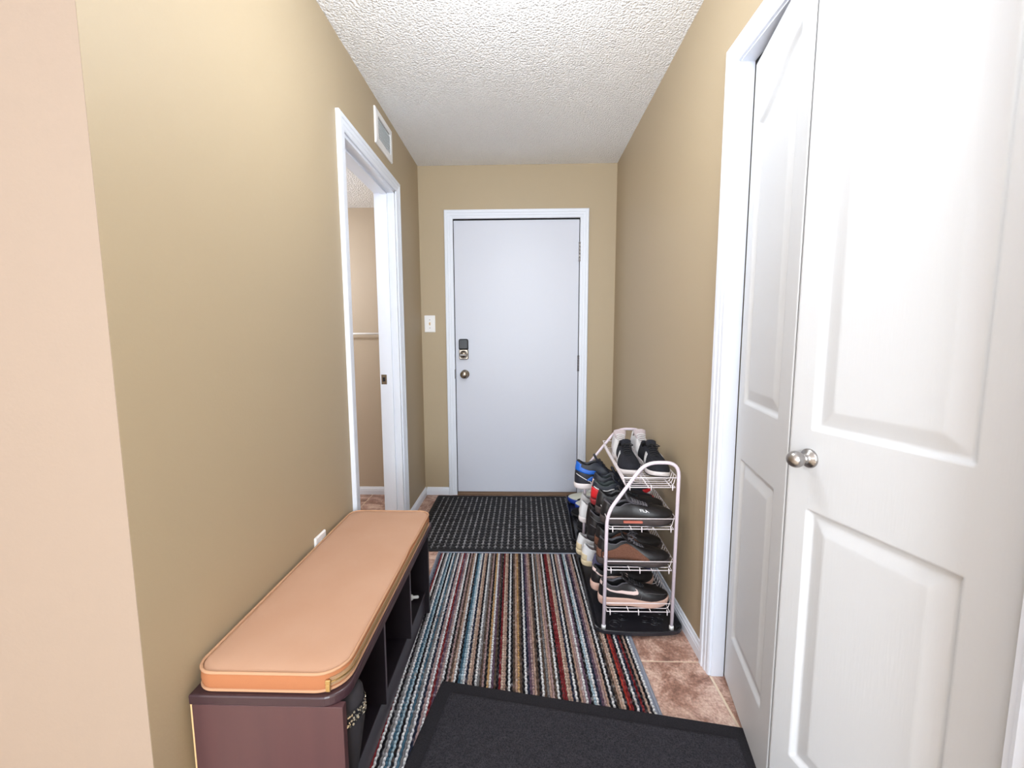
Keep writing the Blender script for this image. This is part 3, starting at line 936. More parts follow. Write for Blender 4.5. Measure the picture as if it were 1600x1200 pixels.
for y in (RKY0, RKY1):
    frame_xz = frames[y]
    fr = G().tube([(x, y, z) for x, z in frame_xz], 0.0072, 10).obj('end_frame', M['tube'], rack)
    for x in ((0.328, 0.604) if y == RKY0 else (0.330, 0.632)):
        G().lathe([(0.0085, 0.0139), (0.009, 0.016), (0.009, 0.028), (0.0075, 0.030)], (x, y, 0), n=12).obj('foot_cap', M['whitepl'], fr)
    if y == RKY1:
        for z in (0.19, 0.285):
            G().lathe([(0.0085, z), (0.0095, z+0.002), (0.0095, z+0.028), (0.0085, z+0.03)], (0.331, y, 0), n=12).obj('tube_sleeve', M['tube'], fr)
TIERS = [(0.331, 0.606, 0.332, 0.630, 0.085, 0.121), (0.331, 0.607, 0.334, 0.634, 0.264, 0.301), (0.334, 0.609, 0.338, 0.638, 0.438, 0.481), (0.398, 0.609, 0.428, 0.640, 0.611, 0.650)]
hook_mesh = {}
for ti, (xa, xb, xc, xd, zl, zu) in enumerate(TIERS):
    bk = empty('wire_basket', (0, 0, 0)); bk.parent = rack
    ya, yb = RKY0+0.004, RKY1-0.004
    inx = 0.010
    def bx(t):
        return xa+(xc-xa)*t, xb+(xd-xb)*t
    G().tube([(xa, ya, zu), (xb, ya, zu), (xd, yb, zu), (xc, yb, zu)], 0.0021, 6, closed=True).obj('top_rail', M['wire'], bk)
    G().tube([(xa+inx, ya, zl), (xb-inx, ya, zl), (xd-inx, yb, zl), (xc+inx, yb, zl)], 0.0021, 6, closed=True).obj('bottom_rail', M['wire'], bk)
    g = G()
    n = 24
    for k in range(1, n):
        y = ya+(yb-ya)*k/n
        p, q = bx(k/n)
        pts = smooth_path([(p, zu+0.001), (p+inx, zl-0.001), (q-inx, zl-0.001), (q, zu+0.001)], 0.012, 3)
        g.tube([(x, y, z) for x, z in pts], 0.0015, 5)
    g.obj('cross_wires', M['wire'], bk, kind='stuff')
    for dx_ in (0.10, 0.19):
        G().tube([(xa+dx_, ya+0.002, zl-0.003), (xc+dx_, yb-0.002, zl-0.003)], 0.0018, 6).obj('long_wire', M['wire'], bk)
    for y, sgn, p, q in ((ya, -1, xa, xb), (yb, 1, xc, xd)):
        for x in (p+0.022, (p+q)/2, q-0.022):
            if sgn not in hook_mesh:
                o = G().tube([(0, 0, 0.010), (0, sgn*0.006, 0.006), (0, sgn*0.007, -0.010)], 0.0022, 6).obj('hook', M['wire'], bk)
                hook_mesh[sgn] = o.data
            else:
                o = bpy.data.objects.new('hook', hook_mesh[sgn]); col.objects.link(o); o.parent = bk
            o.location = (x, y, zl)

# ------------------------------------------------------------------ shoes
def catmull(pts, n):
    P = [np.array(p, float) for p in pts]; m = len(P); out = []
    for i in range(m):
        p0_, p1_, p2_, p3_ = P[i-1], P[i], P[(i+1) % m], P[(i+2) % m]
        for k in range(8):
            t = k/8
            out.append(0.5*((2*p1_)+(-p0_+p2_)*t+(2*p0_-5*p1_+4*p2_-p3_)*t*t+(-p0_+3*p1_-3*p2_+p3_)*t**3))
    out = np.array(out)
    d = np.r_[0, np.cumsum(np.linalg.norm(np.diff(np.vstack([out, out[:1]]), axis=0), axis=1))]
    tt = np.linspace(0, d[-1], n, endpoint=False)
    out = np.vstack([out, out[:1]])
    return np.stack([np.interp(tt, d, out[:, a]) for a in (0, 1)], 1)


SOLE = [(0.0, 0.0), (0.03, 0.46), (0.11, 0.69), (0.26, 0.73), (0.42, 0.76), (0.60, 0.96), (0.75, 1.0), (0.88, 0.80), (0.965, 0.42), (1.0, -0.05),
        (0.975, -0.45), (0.90, -0.78), (0.74, -0.96), (0.57, -0.82), (0.42, -0.66), (0.26, -0.67), (0.11, -0.66), (0.03, -0.44)]
NU = 56


def make_shoe(name, loc, rz, label, group=None, side=1, L=0.285, hw=0.049, zs=0.028, zt_sole=0.022, k=1.0, collar=0.088, toe_h=0.054,
              upper=None, sole=None, outsole=None, lining=None, tongue=None, lace=None, decals=(), pitch=0.0, roll=0.0, tongue_h=0.0, bow=False, throat=True, collar_m=None, tw=1.0):
    """a sneaker pointing along local +x, lateral side +y (mirrored by side)"""
    root = empty(name, loc, rz, label, 'shoe', group)
    root.rotation_euler = (roll, pitch, rz)
    ol = catmull(SOLE, NU)
    ol = np.stack([ol[:, 0]*L, ol[:, 1]*hw*side], 1)
    if side < 0:
        ol = ol[::-1].copy(); ol = np.roll(ol, 1, axis=0)
    xf = ol[:, 0]/L
    spring = 0.012*np.clip((xf-0.72)/0.28, 0, 1)**2
    def ring(scale, z):
        c = np.array([L*0.48, 0.0])
        p = c+(ol-c)*np.array([1+(scale-1)*0.6, scale])
        return [(p[i, 0], p[i, 1], float(z[i])) for i in range(NU)]
    top_z = zs+(zt_sole-zs)*np.clip((xf-0.2)/0.5, 0, 1)+spring*0.9
    low = spring.copy()
    # sole
    G().rings([ring(0.94, low), ring(1.0, low+0.003), ring(1.035, low+(top_z-low)*0.35), ring(1.045, low+(top_z-low)*0.7), ring(1.03, top_z), ring(0.985, top_z+0.001)], True, True, True).obj('midsole', sole, root)
    if outsole:
        G().rings([ring(0.95, low-0.0008), ring(1.012, low+0.0006), ring(1.03, low+0.005), ring(1.02, low+0.0055)], True, False, True).obj('outsole', outsole, root)
    # opening ring
    def opening(i):
        f = xf[i]
        if f < 0.35:
            xo = 0.035+(0.36-0.035)*(f/0.35)
        else:
            xo = 0.36+(0.66-0.36)*min((f-0.35)/0.62, 1)**1.1
        w = float(np.interp(xo, [0.035, 0.045, 0.07, 0.13, 0.24, 0.36, 0.42, 0.56, 0.645, 0.66], [0.0, 0.011, 0.020, 0.027, 0.029, 0.026, 0.018, 0.0145, 0.010, 0.0]))
        z = float(np.interp(xo, [0.03, 0.06, 0.13, 0.23, 0.33, 0.40, 0.66], [collar, collar-0.003, collar-0.018, collar-0.024, collar-0.008, collar-0.008, toe_h+0.008]))
        s = 1 if ol[i, 1] >= 0 else -1
        return np.array([xo*L, s*w*hw/0.049, z])
    P0 = np.array([[ol[i, 0], ol[i, 1]*0.985, top_z[i]] for i in range(NU)])
    P2 = np.array([opening(i) for i in range(NU)])
    P1 = []
    for i in range(NU):
        f = xf[i]
        zc = float(np.interp(f, [0, 0.06, 0.35, 0.6, 0.8, 1.0], [0.062*collar/0.088, 0.062*collar/0.088, 0.066, 0.060, toe_h, toe_h*0.96]))
        x = ol[i, 0]+(-0.002 if f < 0.05 else 0.0)+(0.0 if f < 0.85 else 0.004*(f-0.85)/0.15)
        P1.append([x, ol[i, 1]*1.04, zc])
    P1 = np.array(P1)
    Pb = []
    for i in range(NU):
        f = xf[i]
        a = float(np.interp(f, [0, 0.35, 0.6, 0.85, 1.0], [0.42, 0.45, 0.50, 0.66, 0.72]))
        oz = P2[i][2]
        z = float(np.interp(f, [0, 0.35, 0.6, 0.8, 1.0], [0.80*oz, 0.84*oz, 0.97*oz, toe_h+0.005, toe_h+0.003]))
        Pb.append([ol[i, 0]*a+P2[i][0]*(1-a), ol[i, 1]*a+P2[i][1]*(1-a), z])
    Pb = np.array(Pb)
    P1[:, 2] = P0[:, 2]+(P1[:, 2]-P0[:, 2])*0.72
    def S(i, t):
        return P0[i]*(1-t)**3+P1[i]*3*t*(1-t)**2+Pb[i]*3*t*t*(1-t)+P2[i]*t**3
    rows = [[tuple(S(i, t)) for i in range(NU)] for t in np.linspace(0, 1, 11)]
    G().rings(rows, False, False, True).obj('upper', upper, root)
    # padded collar and lining down to the insole
    cen = np.array([L*0.25, 0.0])
    def inner(sc, dz, flat=None):
        r = []
        for i in range(NU):
            p = P2[i].copy()
            c2 = np.array([min(p[0], L*0.60) if p[0] > L*.37 else L*0.24, 0.0])
            p[:2] = c2+(p[:2]-c2)*sc
            if p[0] > L*.37: p[0] = P2[i][0]-0.004*(1-sc)*6
            z = p[2]+dz if flat is None else flat
            r.append((p[0], p[1], z))
        return r
    G().rings([inner(1.0, 0.0), inner(0.97, 0.0026), inner(0.90, 0.0032), inner(0.83, 0.001), inner(0.79, -0.006)], False, False, True).obj('collar_padding', collar_m or upper, root)
    G().rings([inner(0.79, -0.006), inner(0.80, -0.014), inner(0.86, 0, zs+0.012), inner(0.7, 0, zs+0.008)], False, True, True).obj('lining', lining, root)
    # tongue
    if throat:
        g = G(); rr = []
        TH = collar+0.020+tongue_h
        path = [(0.675, toe_h+0.005), (0.60, toe_h+0.011), (0.52, (toe_h+collar)/2+0.006), (0.44, collar+0.000), (0.385, collar+0.011), (0.35, TH), (0.342, TH+0.003)]
        for j, (fx, z) in enumerate(path):
            w = [0.010, 0.016, 0.018, 0.019, 0.022, 0.023, 0.018][j]*(tw if j > 2 else 1)
            a = []
            for q in np.linspace(-1, 1, 9):
                a.append((fx*L-0.004*q*q, q*w, z-0.005*q*q))
            b2 = [(p[0]-0.004, p[1], p[2]-0.005) for p in reversed(a)]
            rr.append(a+b2)
        G().rings(rr, True, True, True).obj('tongue', tongue or upper, root)
        if lace:
            g = G()
            for j in range(6):
                fx = 0.622-j*0.038
                tz = float(np.interp(fx, [0.38, 0.44, 0.52, 0.60, 0.675], [collar+0.011, collar, (toe_h+collar)/2+0.006, toe_h+0.012, toe_h+0.006]))
                w = 0.0195 if fx > 0.44 else 0.022
                for sg in (0.010, -0.010):
                    g.tube([((fx+sg*q)*L, q*w, tz+0.0055-0.0065*q*q) for q in np.linspace(-1, 1, 7)], 0.0023, 5)
            if bow:
                cx, cz = 0.42*L, collar+0.008
                for sg in (-1, 1):
                    g.tube([(cx, 0, cz), (cx+0.014, sg*0.014, cz+0.007), (cx+0.022, sg*0.026, cz+0.001), (cx+0.010, sg*0.024, cz-0.004), (cx, sg*0.004, cz)], 0.0022, 5)
                    g.tube([(cx, 0, cz), (cx+0.020, sg*0.008, cz+0.003), (cx+0.036, sg*0.013, cz-0.005)], 0.0020, 5)
            g.obj('laces', lace, root)
    # decals: shapes on the shell given in (length fraction, height parameter)
    def onshell(sd, fx, t, off=0.0012):
        idx = [i for i in range(NU) if (ol[i, 1]*side*sd >= -1e-6)]
        idx.sort(key=lambda i: xf[i])
        xs = [xf[i] for i in idx]
        def at(f, t_):
            f = min(max(f, xs[0]), xs[-1])
            j = int(np.searchsorted(xs, f)); j = min(max(j, 1), len(xs)-1)
            a, b_ = idx[j-1], idx[j]
            u = (f-xs[j-1])/max(xs[j]-xs[j-1], 1e-9)
            return S(a, t_)*(1-u)+S(b_, t_)*u
        p = at(fx, t)
        e1 = at(min(fx+0.01, 0.99), t)-at(max(fx-0.01, 0.005), t)
        e2 = at(fx, min(t+0.02, 1))-at(fx, max(t-0.02, 0))
        nn = np.cross(e1, e2); ln = np.linalg.norm(nn)
        nn = nn/ln if ln > 1e-12 else np.array([0, 0, 1.0])
        if nn[1]*side*sd < 0 and abs(nn[1]) > 0.05: nn = -nn
        elif abs(nn[1]) <= 0.05 and nn[2] < -0.3: nn = -nn
        return p+nn*off
    for d in decals:
        kind, sd, mm, nm = d[0], d[1], d[2], d[3]
        if kind == 'strip':            # d[4]: list of (fx, t_low, t_high)
            pts = d[4]; off = d[5] if len(d) > 5 else 0.0012
            fine = []
            for a, b_ in zip(pts[:-1], pts[1:]):
                for q in range(4):
                    fine.append([a[z]+(b_[z]-a[z])*q/4 for z in range(3)])
            fine.append(list(pts[-1]))
            rr = []
            for fx, lo, hi in fine:
                a = [tuple(onshell(sd, fx, lo+(hi-lo)*q/4, off)) for q in range(5)]
                b2 = [tuple(onshell(sd, fx, lo+(hi-lo)*q/4, -0.001)) for q in reversed(range(5))]
                rr.append(a+b2)
            G().rings(rr, True, True, True).obj(nm, mm, root)
        elif kind == 'heel':           # a panel wrapping round the heel; d[4]: (fx reach, t_low, t_high)
            fxr, lo, hi = d[4]
            ids = [i for i in range(NU) if xf[i] <= fxr]
            a = sorted([i for i in ids if ol[i, 1] >= 0], key=lambda i: -xf[i])
            b_ = sorted([i for i in ids if ol[i, 1] < 0], key=lambda i: xf[i])
            seq = a+b_
            rr = []
            for i in seq:
                c = np.array([L*0.3, 0, 0.05])
                rowo = []; rowi = []
                for q in range(6):
                    t = lo+(hi-lo)*q/5
                    p = S(i, t); dr = p-c; dr[2] *= 0.2; dr /= np.linalg.norm(dr)
                    rowo.append(tuple(p+dr*(0.0016 if len(d) < 6 else d[5]))); rowi.append(tuple(p-dr*0.001))
                rr.append(rowo+rowi[::-1])
            G().rings(rr, True, True, True).obj(nm, mm, root)
        elif kind == 'toe':            # a cap over the toe; d[4]: (fx from, t_low, t_high)
            fxr, lo, hi = d[4]
            ids = [i for i in range(NU) if xf[i] >= fxr]
            a = sorted([i for i in ids if ol[i, 1] >= 0], key=lambda i: xf[i])
            b_ = sorted([i for i in ids if ol[i, 1] < 0], key=lambda i: -xf[i])
            rr = []
            for i in a+b_:
                rowo = []; rowi = []
                for q in range(6):
                    t = lo+(hi-lo)*q/5
                    p = S(i, t); dr = np.array([p[0]-L*0.7, p[1], p[2]-0.01]); dr /= np.linalg.norm(dr)
                    rowo.append(tuple(p+dr*0.0014)); rowi.append(tuple(p-dr*0.001))
                rr.append(rowo+rowi[::-1])
            G().rings(rr, True, True, True).obj(nm, mm, root)
        elif kind == 'text':           # d[4]: (string, fx start, t base, width in fx, height in t)
            st, fx0, tb_, wf, ht = d[4]
            cu_ = bpy.data.curves.new('lettering', 'FONT'); cu_.body = st; cu_.resolution_u = 2; cu_.offset = 0.012
            ob_ = bpy.data.objects.new('lettering', cu_); col.objects.link(ob_)
            dg = bpy.context.evaluated_depsgraph_get()
            me_ = ob_.evaluated_get(dg).to_mesh()
            vv = np.array([v.co[:] for v in me_.vertices]); ff = [tuple(p.vertices) for p in me_.polygons]
            ob_.evaluated_get(dg).to_mesh_clear()
            bpy.data.objects.remove(ob_); bpy.data.curves.remove(cu_)
            mn, mxx = vv.min(0), vv.max(0)
            vv = (vv-mn)/(mxx-mn+1e-9)
            # the reader on the medial side (-y) of a right-pointing shoe sees +x to the right
            flip = (side*sd > 0)
            G().add([tuple(onshell(sd, fx0+wf*((1-v[0]) if flip else v[0]), tb_+ht*v[1], 0.0016)) for v in vv], ff).obj(nm, mm, root)
        elif kind == 'poly':           # d[4]: list of (fx, t), triangle fan
            pts = d[4]
            g = G()
            top_ = [tuple(onshell(sd, fx, t, 0.0018)) for fx, t in pts]
            bot_ = [tuple(onshell(sd, fx, t, -0.001)) for fx, t in pts]
            g.rings([bot_, top_], True, True, False).obj(nm, mm, root)
    return root


BLK = mat('black_leather', (20, 19, 21), 0.40, bump=(260, 0.2, 0.001), vary=(60, (42, 39, 43), 0.5))
KNIT = mat('black_knit', (30, 31, 37), 0.85, bump=(600, 0.6, 0.0012), vary=(300, (50, 51, 59), 0.6), spec=0.2)
SUEDE_B = mat('black_suede', (27, 27, 30), 0.9, bump=(500, 0.4, 0.001), spec=0.2)
WHT = mat('white_leather', (221, 221, 224), 0.5, bump=(240, 0.15, 0.001))
WSOLE = mat('white_rubber', (221, 214, 215), 0.55, bump=(300, 0.15, 0.0006))
PSOLE = mat('worn_pinkish_rubber', (207, 173, 160), 0.6, bump=(300, 0.2, 0.0008), vary=(24, (206, 166, 150), 0.6))
BSOLE = mat('black_foam', (33, 31, 34), 0.6, bump=(300, 0.2, 0.0008))
DSOLE = mat('dark_brown_foam', (57, 48, 48), 0.65, vary=(30, (86, 74, 74), 0.5))
CREAM = mat('yellowed_rubber', (216, 199, 165), 0.6)
BLUE = mat('bright_blue_leather', (22, 96, 193), 0.4, bump=(260, 0.15, 0.001))
NAVY = mat('dark_navy_leather', (27, 31, 43), 0.5, bump=(260, 0.2, 0.001))
RED = mat('red_leather', (208, 34, 42), 0.42)
DRED = mat('dark_red_leather', (150, 44, 50), 0.45)
BROWN = mat('brown_knit', (98, 66, 53), 0.9, bump=(500, 0.9, 0.002), vary=(240, (131, 92, 76), 0.8), spec=0.2)
GREYL = mat('grey_pink_mesh', (178, 164, 168), 0.9, bump=(500, 0.4, 0.001), vary=(120, (206, 196, 200), 0.6))
DLIN = mat('dark_lining', (18, 18, 22), 0.9)
GREENL = mat('dark_green_grey_lining', (52, 60, 62), 0.8)
BLACE = mat('black_lace', (30, 30, 34), 0.8)
GLACE = mat('grey_lace', (98, 95, 100), 0.8)
WLACE = mat('white_lace', (226, 226, 228), 0.8)
PINKW = mat('off_white_pink_leather', (226, 202, 198), 0.5)
YEL = mat('yellow_leather', (232, 196, 44), 0.5)
RBLUE = mat('royal_blue_rubber', (30, 66, 170), 0.45)
LIMEW = mat('pale_lime_white_leather', (214, 217, 205), 0.5)
SLATE = mat('slate_blue_mesh', (88, 88, 124), 0.7, bump=(500, 0.4, 0.001))
LRED = mat('tan_red_rubber', (190, 104, 88), 0.6)

SWOOSH = [(0.03, 0.70, 0.80), (0.14, 0.52, 0.68), (0.28, 0.34, 0.54), (0.40, 0.26, 0.46), (0.50, 0.26, 0.46), (0.56, 0.33, 0.52), (0.585, 0.44, 0.60), (0.560, 0.62, 0.66)]
GT = 'shoes on the top tier of the rack'
G3 = 'shoes on the third tier of the rack'
G2 = 'shoes on the second tier of the rack'
G1 = 'shoes on the lowest tier of the rack'
GF = 'shoes on the rear boot tray'
D = math.radians
E0 = 0.0012

# top tier: toes towards the camera
zt4 = 0.611+E0
stripes = []
for q in range(3):
    for sd in (1, -1):
        f0 = 0.46+q*0.062
        stripes.append(('strip', sd, WHT, 'stripe', [(f0, 0.10, 0.14), (f0+0.010, 0.10, 0.66), (f0+0.030, 0.10, 0.70), (f0+0.038, 0.60, 0.70)]))
make_shoe('sneaker', (0.483, 2.035, zt4), D(-95), 'left black knit sneaker with three white stripes and a white sole on the top tier', GT, side=-1,
          upper=KNIT, sole=WSOLE, lining=DLIN, tongue=KNIT, lace=BLACE, decals=stripes, toe_h=0.058, collar=0.096, bow=True, tongue_h=0.004, hw=0.049, L=0.288)
make_shoe('sneaker', (0.565, 1.985, zt4+0.008), D(-89), 'right black knit sneaker with white sole, its toe just behind the front bar', GT, side=1,
          upper=KNIT, sole=WSOLE, outsole=BSOLE, lining=DLIN, tongue=KNIT, lace=BLACE, decals=stripes, toe_h=0.058, collar=0.098, bow=True, tongue_h=0.004, hw=0.049, L=0.288, roll=D(-4))
make_shoe('sneaker', (0.503, 2.245, zt4), D(-95), 'left white sneaker with a grey pink lining behind the black pair on the top tier', GT, side=-1, L=0.275,
          upper=WHT, sole=WSOLE, lining=GREYL, tongue=GREYL, lace=WLACE, collar=0.096, tongue_h=0.004, tw=1.35, hw=0.046)
make_shoe('sneaker', (0.595, 2.242, zt4+0.001), D(-90), 'right white sneaker with a grey pink lining next to the wall on the top tier', GT, side=1, L=0.275,
          upper=WHT, sole=WSOLE, lining=GREYL, tongue=GREYL, lace=WLACE, collar=0.098, tongue_h=0.004, tw=1.35, hw=0.046)

# third tier: heels out, toes to the wall
FTG = mat('lit_charcoal_trim', (73, 71, 78), 0.6, bump=(300, 0.3, 0.001))  # black collars and tongues greyed, light on their rims put into the colour
z3 = 0.437+E0
fila = [('text', -1, WHT, 'lettering', ('FILA', 0.555, 0.40, 0.125, 0.17)),
        ('strip', -1, LRED, 'sole_patch', [(0.42, -0.25, -0.14), (0.55, -0.25, -0.14), (0.68, -0.25, -0.14)], 0.006)]
fb = [('poly', -1, WHT, 'emblem_border', [(0.085, 0.58), (0.125, 0.58), (0.125, 0.86), (0.085, 0.86)]),
      ('poly', -1, RED, 'emblem_red', [(0.095, 0.70), (0.117, 0.70), (0.117, 0.82), (0.095, 0.82)])]
s = make_shoe('sneaker', (0.322, 1.706, z3), D(-1), 'black low sneaker with small white lettering, front of the third tier', G3, side=1, L=0.292,
              upper=BLK, sole=DSOLE, outsole=BSOLE, lining=DLIN, tongue=FTG, lace=GLACE, collar_m=FTG, decals=fila[:1]+fb, collar=0.094, toe_h=0.066, zs=0.032, zt_sole=0.030, tongue_h=0.012, hw=0.049)
G().bbox((0.085, -0.0455, 0.012), (0.162, -0.0360, 0.022), 0.002).obj('sole_patch', LRED, s)
make_shoe('sneaker', (0.318, 1.802, z3), D(2), 'black low sneaker behind the lettered one on the third tier', G3, side=-1, L=0.292,
          upper=BLK, sole=DSOLE, outsole=BSOLE, lining=DLIN, tongue=BLK, lace=BLACE, collar=0.098, toe_h=0.062, zs=0.032, zt_sole=0.028)
rb = [('heel', 0, RED, 'heel_panel', (0.16, 0.05, 0.62)), ('strip', 1, RED, 'side_panel', [(0.10, 0.10, 0.55), (0.22, 0.10, 0.46), (0.34, 0.10, 0.34)]),
      ('strip', -1, RED, 'side_panel', [(0.10, 0.10, 0.55), (0.22, 0.10, 0.46), (0.34, 0.10, 0.34)]),
      ('strip', -1, WHT, 'collar_line', [(0.02, 0.66, 0.72), (0.12, 0.62, 0.69), (0.24, 0.58, 0.66), (0.36, 0.60, 0.66)], 0.0018),
      ('toe', 0, RED, 'toe_guard', (0.80, 0.02, 0.34))]
rb2 = [('heel', 0, PINKW, 'heel_panel', (0.16, 0.03, 0.62))] + rb[1:]
for q in range(3):
    for sd in (1, -1):
        rb2.append(('poly', sd, RED, 'heel_triangle', [(0.012+0.04*q, 0.10+0.12*q), (0.045+0.04*q, 0.12+0.12*q), (0.025+0.04*q, 0.30+0.10*q)]))
make_shoe('sneaker', (0.312, 1.902, z3), D(-3), 'black sneaker with red heel and white line in the middle of the third tier', G3, side=1,
          upper=NAVY, sole=DRED, lining=GREENL, tongue=NAVY, lace=BLACE, collar_m=GREENL, decals=rb, collar=0.110, tongue_h=0.006)
make_shoe('sneaker', (0.334, 2.006, z3), D(0), 'black sneaker with white and red heel beside the blue one on the third tier', G3, side=-1,
          upper=NAVY, sole=WSOLE, lining=GREENL, tongue=NAVY, lace=BLACE,
          decals=rb2, collar=0.112, tongue_h=0.010)
bb = [('heel', 0, BLUE, 'heel_panel', (0.12, 0.52, 0.98)),
      ('strip', -1, BLUE, 'side_stripe', [(0.03, 0.52, 0.84), (0.14, 0.50, 0.78), (0.26, 0.46, 0.66), (0.36, 0.46, 0.58)]),
      ('strip', -1, BLUE, 'vector_mark', [(0.20, 0.16, 0.20), (0.27, 0.16, 0.36), (0.36, 0.24, 0.38), (0.40, 0.34, 0.38)]),
      ('strip', -1, BLUE, 'side_panel', [(0.34, 0.02, 0.10), (0.42, 0.02, 0.34), (0.52, 0.08, 0.40), (0.60, 0.30, 0.42)]),
      ('strip', -1, WHT, 'side_seam', [(0.02, 0.36, 0.39), (0.14, 0.24, 0.27), (0.26, 0.10, 0.13), (0.34, 0.03, 0.06)]),
      ('strip', 1, BLUE, 'side_stripe', [(0.03, 0.52, 0.84), (0.14, 0.50, 0.78), (0.26, 0.46, 0.66), (0.36, 0.46, 0.58)])]
make_shoe('sneaker', (0.262, 2.122, z3), D(-3), 'black and bright blue high sneaker with a white sole jutting from the third tier', G3, side=1, L=0.295, hw=0.052,
          upper=NAVY, sole=WSOLE, lining=DLIN, tongue=NAVY, lace=BLACE, decals=bb, collar=0.142, toe_h=0.066, tongue_h=0.012)
# second tier
z2 = 0.263+E0
bk_ = [('strip', -1, BROWN, 'knit_panel', [(0.06, 0.02, 0.30), (0.18, 0.02, 0.55), (0.30, 0.02, 0.78), (0.42, 0.02, 0.84), (0.52, 0.02, 0.70), (0.62, 0.02, 0.44), (0.70, 0.02, 0.20)]),
       ('strip', 1, BROWN, 'knit_panel', [(0.06, 0.02, 0.30), (0.18, 0.02, 0.55), (0.30, 0.02, 0.78), (0.42, 0.02, 0.84), (0.52, 0.02, 0.70), (0.62, 0.02, 0.44), (0.70, 0.02, 0.20)]),
       ('heel', 0, BROWN, 'heel_panel', (0.07, 0.02, 0.40))]
make_shoe('sneaker', (0.308, 1.706, z2), D(-2), 'black sneaker with a brown knit side panel at the front of the second tier', G2, side=1, L=0.297,
          upper=BLK, sole=DSOLE, outsole=BSOLE, lining=DLIN, tongue=BLK, lace=GLACE, collar_m=FTG, decals=bk_, collar=0.108, toe_h=0.058, tongue_h=0.004, bow=True)
make_shoe('sneaker', (0.316, 1.805, z2), D(3), 'second black sneaker with brown knit behind the front one on the second tier', G2, side=-1, L=0.297,
          upper=BLK, sole=DSOLE, outsole=BSOLE, lining=DLIN, tongue=BLK, lace=GLACE, decals=bk_, collar=0.108, toe_h=0.060)
pip = [('strip', -1, GLACE, 'piping_line', [(0.02, 0.78, 0.81), (0.14, 0.66, 0.69), (0.28, 0.60, 0.63), (0.42, 0.70, 0.73)]),
       ('strip', -1, GLACE, 'piping_line', [(0.03, 0.40, 0.43), (0.16, 0.30, 0.33), (0.30, 0.20, 0.23), (0.46, 0.08, 0.11)]),
       ('strip', 1, GLACE, 'piping_line', [(0.02, 0.78, 0.81), (0.14, 0.66, 0.69), (0.28, 0.60, 0.63), (0.42, 0.70, 0.73)])]
make_shoe('sneaker', (0.298, 1.905, z2), D(-2), 'shiny black leather high shoe with grey piping on the second tier', G2, side=1,
          upper=BLK, sole=BSOLE, lining=DLIN, tongue=FTG, lace=BLACE, collar_m=FTG, decals=pip, collar=0.138, toe_h=0.062)
make_shoe('sneaker', (0.306, 2.003, z2), D(2), 'second shiny black leather shoe next to the white one on the second tier', G2, side=-1,
          upper=BLK, sole=BSOLE, lining=DLIN, tongue=BLK, lace=BLACE, decals=pip, collar=0.132, toe_h=0.062)
make_shoe('sneaker', (0.286, 2.105, z2), D(-4), 'white sneaker with its heel poking out of the second tier', G2, side=1,
          upper=WHT, sole=WSOLE, lining=GREYL, tongue=WHT, lace=WLACE, collar=0.106)
make_shoe('sneaker', (0.300, 2.196, z2), D(2), 'white sneaker farthest back on the second tier', G2, side=-1,
          upper=WHT, sole=WSOLE, lining=GREYL, tongue=WHT, lace=WLACE, collar=0.106)

# lowest tier
z1 = 0.084+E0
sw_ = [('strip', -1, PINKW, 'swoosh', SWOOSH), ('strip', 1, PINKW, 'swoosh', SWOOSH), ('heel', 0, PINKW, 'heel_tab', (0.03, 0.72, 0.92)),
       ('strip', -1, GLACE, 'seam_line', [(0.575, 0.02, 0.05), (0.60, 0.20, 0.23), (0.635, 0.44, 0.47), (0.66, 0.56, 0.585)]),
       ('strip', -1, GLACE, 'seam_line', [(0.70, 0.50, 0.52), (0.80, 0.52, 0.54), (0.90, 0.44, 0.46), (0.97, 0.28, 0.30)])]
make_shoe('sneaker', (0.318, 1.704, z1), D(-1), 'black low sneaker with pale curved mark and pinkish sole, front of the lowest tier', G1, side=1, L=0.288,
          upper=BLK, sole=PSOLE, lining=DLIN, tongue=BLK, lace=BLACE, collar_m=FTG, decals=sw_, zs=0.038, zt_sole=0.030, collar=0.104, toe_h=0.064)
make_shoe('sneaker', (0.302, 1.800, z1), D(8), 'second black sneaker with pinkish sole, behind the front one on the lowest tier', G1, side=-1, L=0.288,
          upper=BLK, sole=PSOLE, lining=DLIN, tongue=BLK, lace=BLACE, decals=sw_, zs=0.038, zt_sole=0.032, collar=0.106, toe_h=0.066)
make_shoe('sneaker', (0.325, 1.915, z1), D(1), 'slate blue mesh sneaker half hidden in the middle of the lowest tier', G1, side=1, L=0.278,
          upper=SLATE, sole=BSOLE, lining=DLIN, tongue=SLATE, lace=BLACE, collar=0.096)
make_shoe('sneaker', (0.288, 2.010, z1), D(-3), 'white sneaker with a yellowed heel at the left edge of the lowest tier', G1, side=1,
          upper=WHT, sole=CREAM, lining=GREYL, tongue=WHT, lace=WLACE, collar=0.100, decals=[('heel', 0, CREAM, 'heel_panel', (0.08, 0.02, 0.40))])
make_shoe('sneaker', (0.276, 2.112, z1), D(3), 'white sneaker with a yellowed heel behind its mate on the lowest tier', G1, side=-1,
          upper=WHT, sole=CREAM, lining=GREYL, tongue=WHT, lace=WLACE, collar=0.104, decals=[('heel', 0, CREAM, 'heel_panel', (0.08, 0.02, 0.40))])

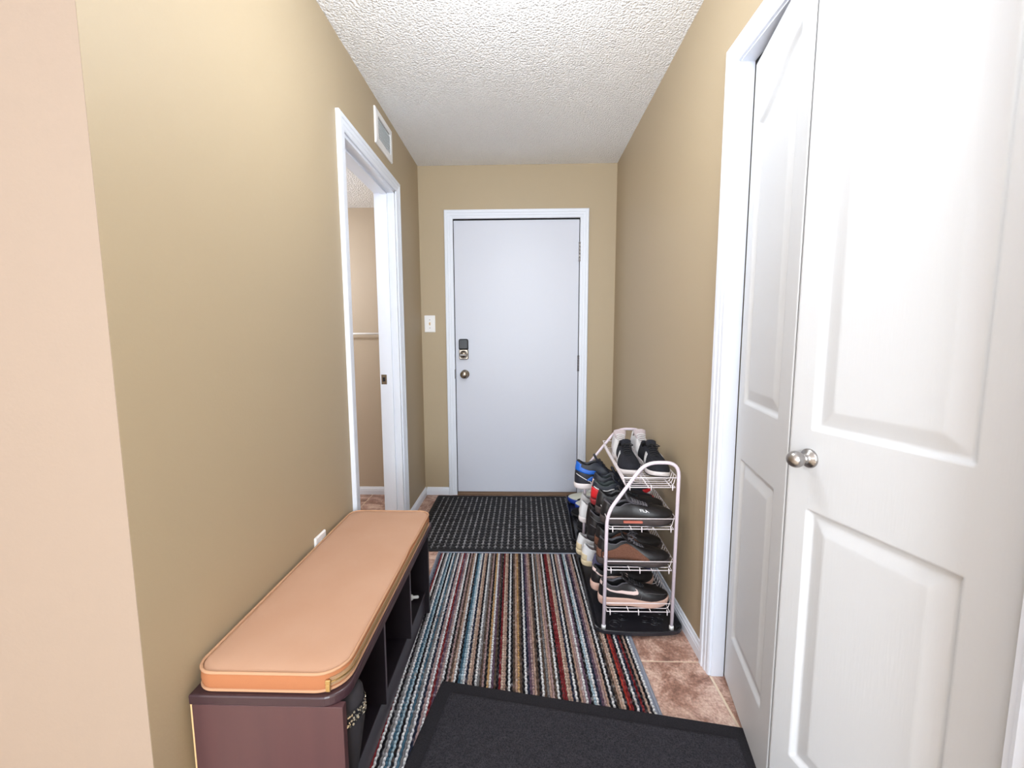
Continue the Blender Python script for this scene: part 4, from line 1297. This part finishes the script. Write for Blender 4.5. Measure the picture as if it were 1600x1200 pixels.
# rear tray: toes to the left
zf = 0.0160
CAT = [(0.58, 0.22), (0.62, 0.30), (0.66, 0.36), (0.72, 0.34), (0.78, 0.44), (0.80, 0.40), (0.74, 0.26), (0.70, 0.28), (0.66, 0.24), (0.62, 0.22)]
ybl = [('strip', 1, YEL, 'yellow_panel', [(0.34, 0.04, 0.60), (0.46, 0.04, 0.62), (0.56, 0.05, 0.44)]), ('strip', -1, YEL, 'yellow_panel', [(0.34, 0.04, 0.60), (0.46, 0.04, 0.62), (0.56, 0.05, 0.44)]),
       ('strip', 1, BLK, 'black_panel', [(0.50, 0.03, 0.12), (0.58, 0.03, 0.46), (0.68, 0.03, 0.44), (0.80, 0.03, 0.20)], 0.002)]
cat = [('strip', 1, WHT, 'leaping_mark', [(0.58, 0.10, 0.14), (0.63, 0.16, 0.26), (0.68, 0.20, 0.30), (0.73, 0.22, 0.40), (0.77, 0.36, 0.44)], 0.0035)]
make_shoe('sneaker', (0.598, 2.985, zf), D(184), 'white and blue sneaker with a yellow panel farthest back on the rear tray', GF, side=1, L=0.275,
          upper=LIMEW, sole=RBLUE, lining=DLIN, tongue=LIMEW, lace=WLACE, decals=ybl, zs=0.036, zt_sole=0.034, toe_h=0.060)
make_shoe('sneaker', (0.634, 2.868, zf), D(186), 'white and blue sneaker with a pale leaping mark, nearer the rack, on the rear tray', GF, side=1, L=0.275,
          upper=LIMEW, sole=RBLUE, lining=DLIN, tongue=LIMEW, lace=WLACE, decals=ybl[2:]+cat, zs=0.036, zt_sole=0.034, toe_h=0.060)
for (x, y, a, sd, lb) in ((0.590, 2.758, 184, 1, 'black flat shoe just below the blue and white pair on the rear tray'), (0.612, 2.650, 190, -1, 'black flat shoe in the middle of the rear tray'),
                          (0.600, 2.540, 186, 1, 'black flat shoe with its toe by the rim of the rear tray'), (0.606, 2.432, 181, -1, 'black flat shoe nearest the camera on the rear tray')):
    make_shoe('shoe', (x, y, zf), D(a), lb, GF, side=sd, L=0.27, upper=SUEDE_B, sole=BSOLE, lining=DLIN, tongue=SUEDE_B, zs=0.020, zt_sole=0.016, toe_h=0.048, collar=0.070)

make_shoe('shoe', (-0.712, 1.232, 0.1105), D(3), 'shiny black shoe with its toe showing in the middle cubby of the bench', None, side=1, L=0.262, upper=BLK, sole=BSOLE, lining=DLIN, tongue=BLK, lace=BLACE, collar=0.085)
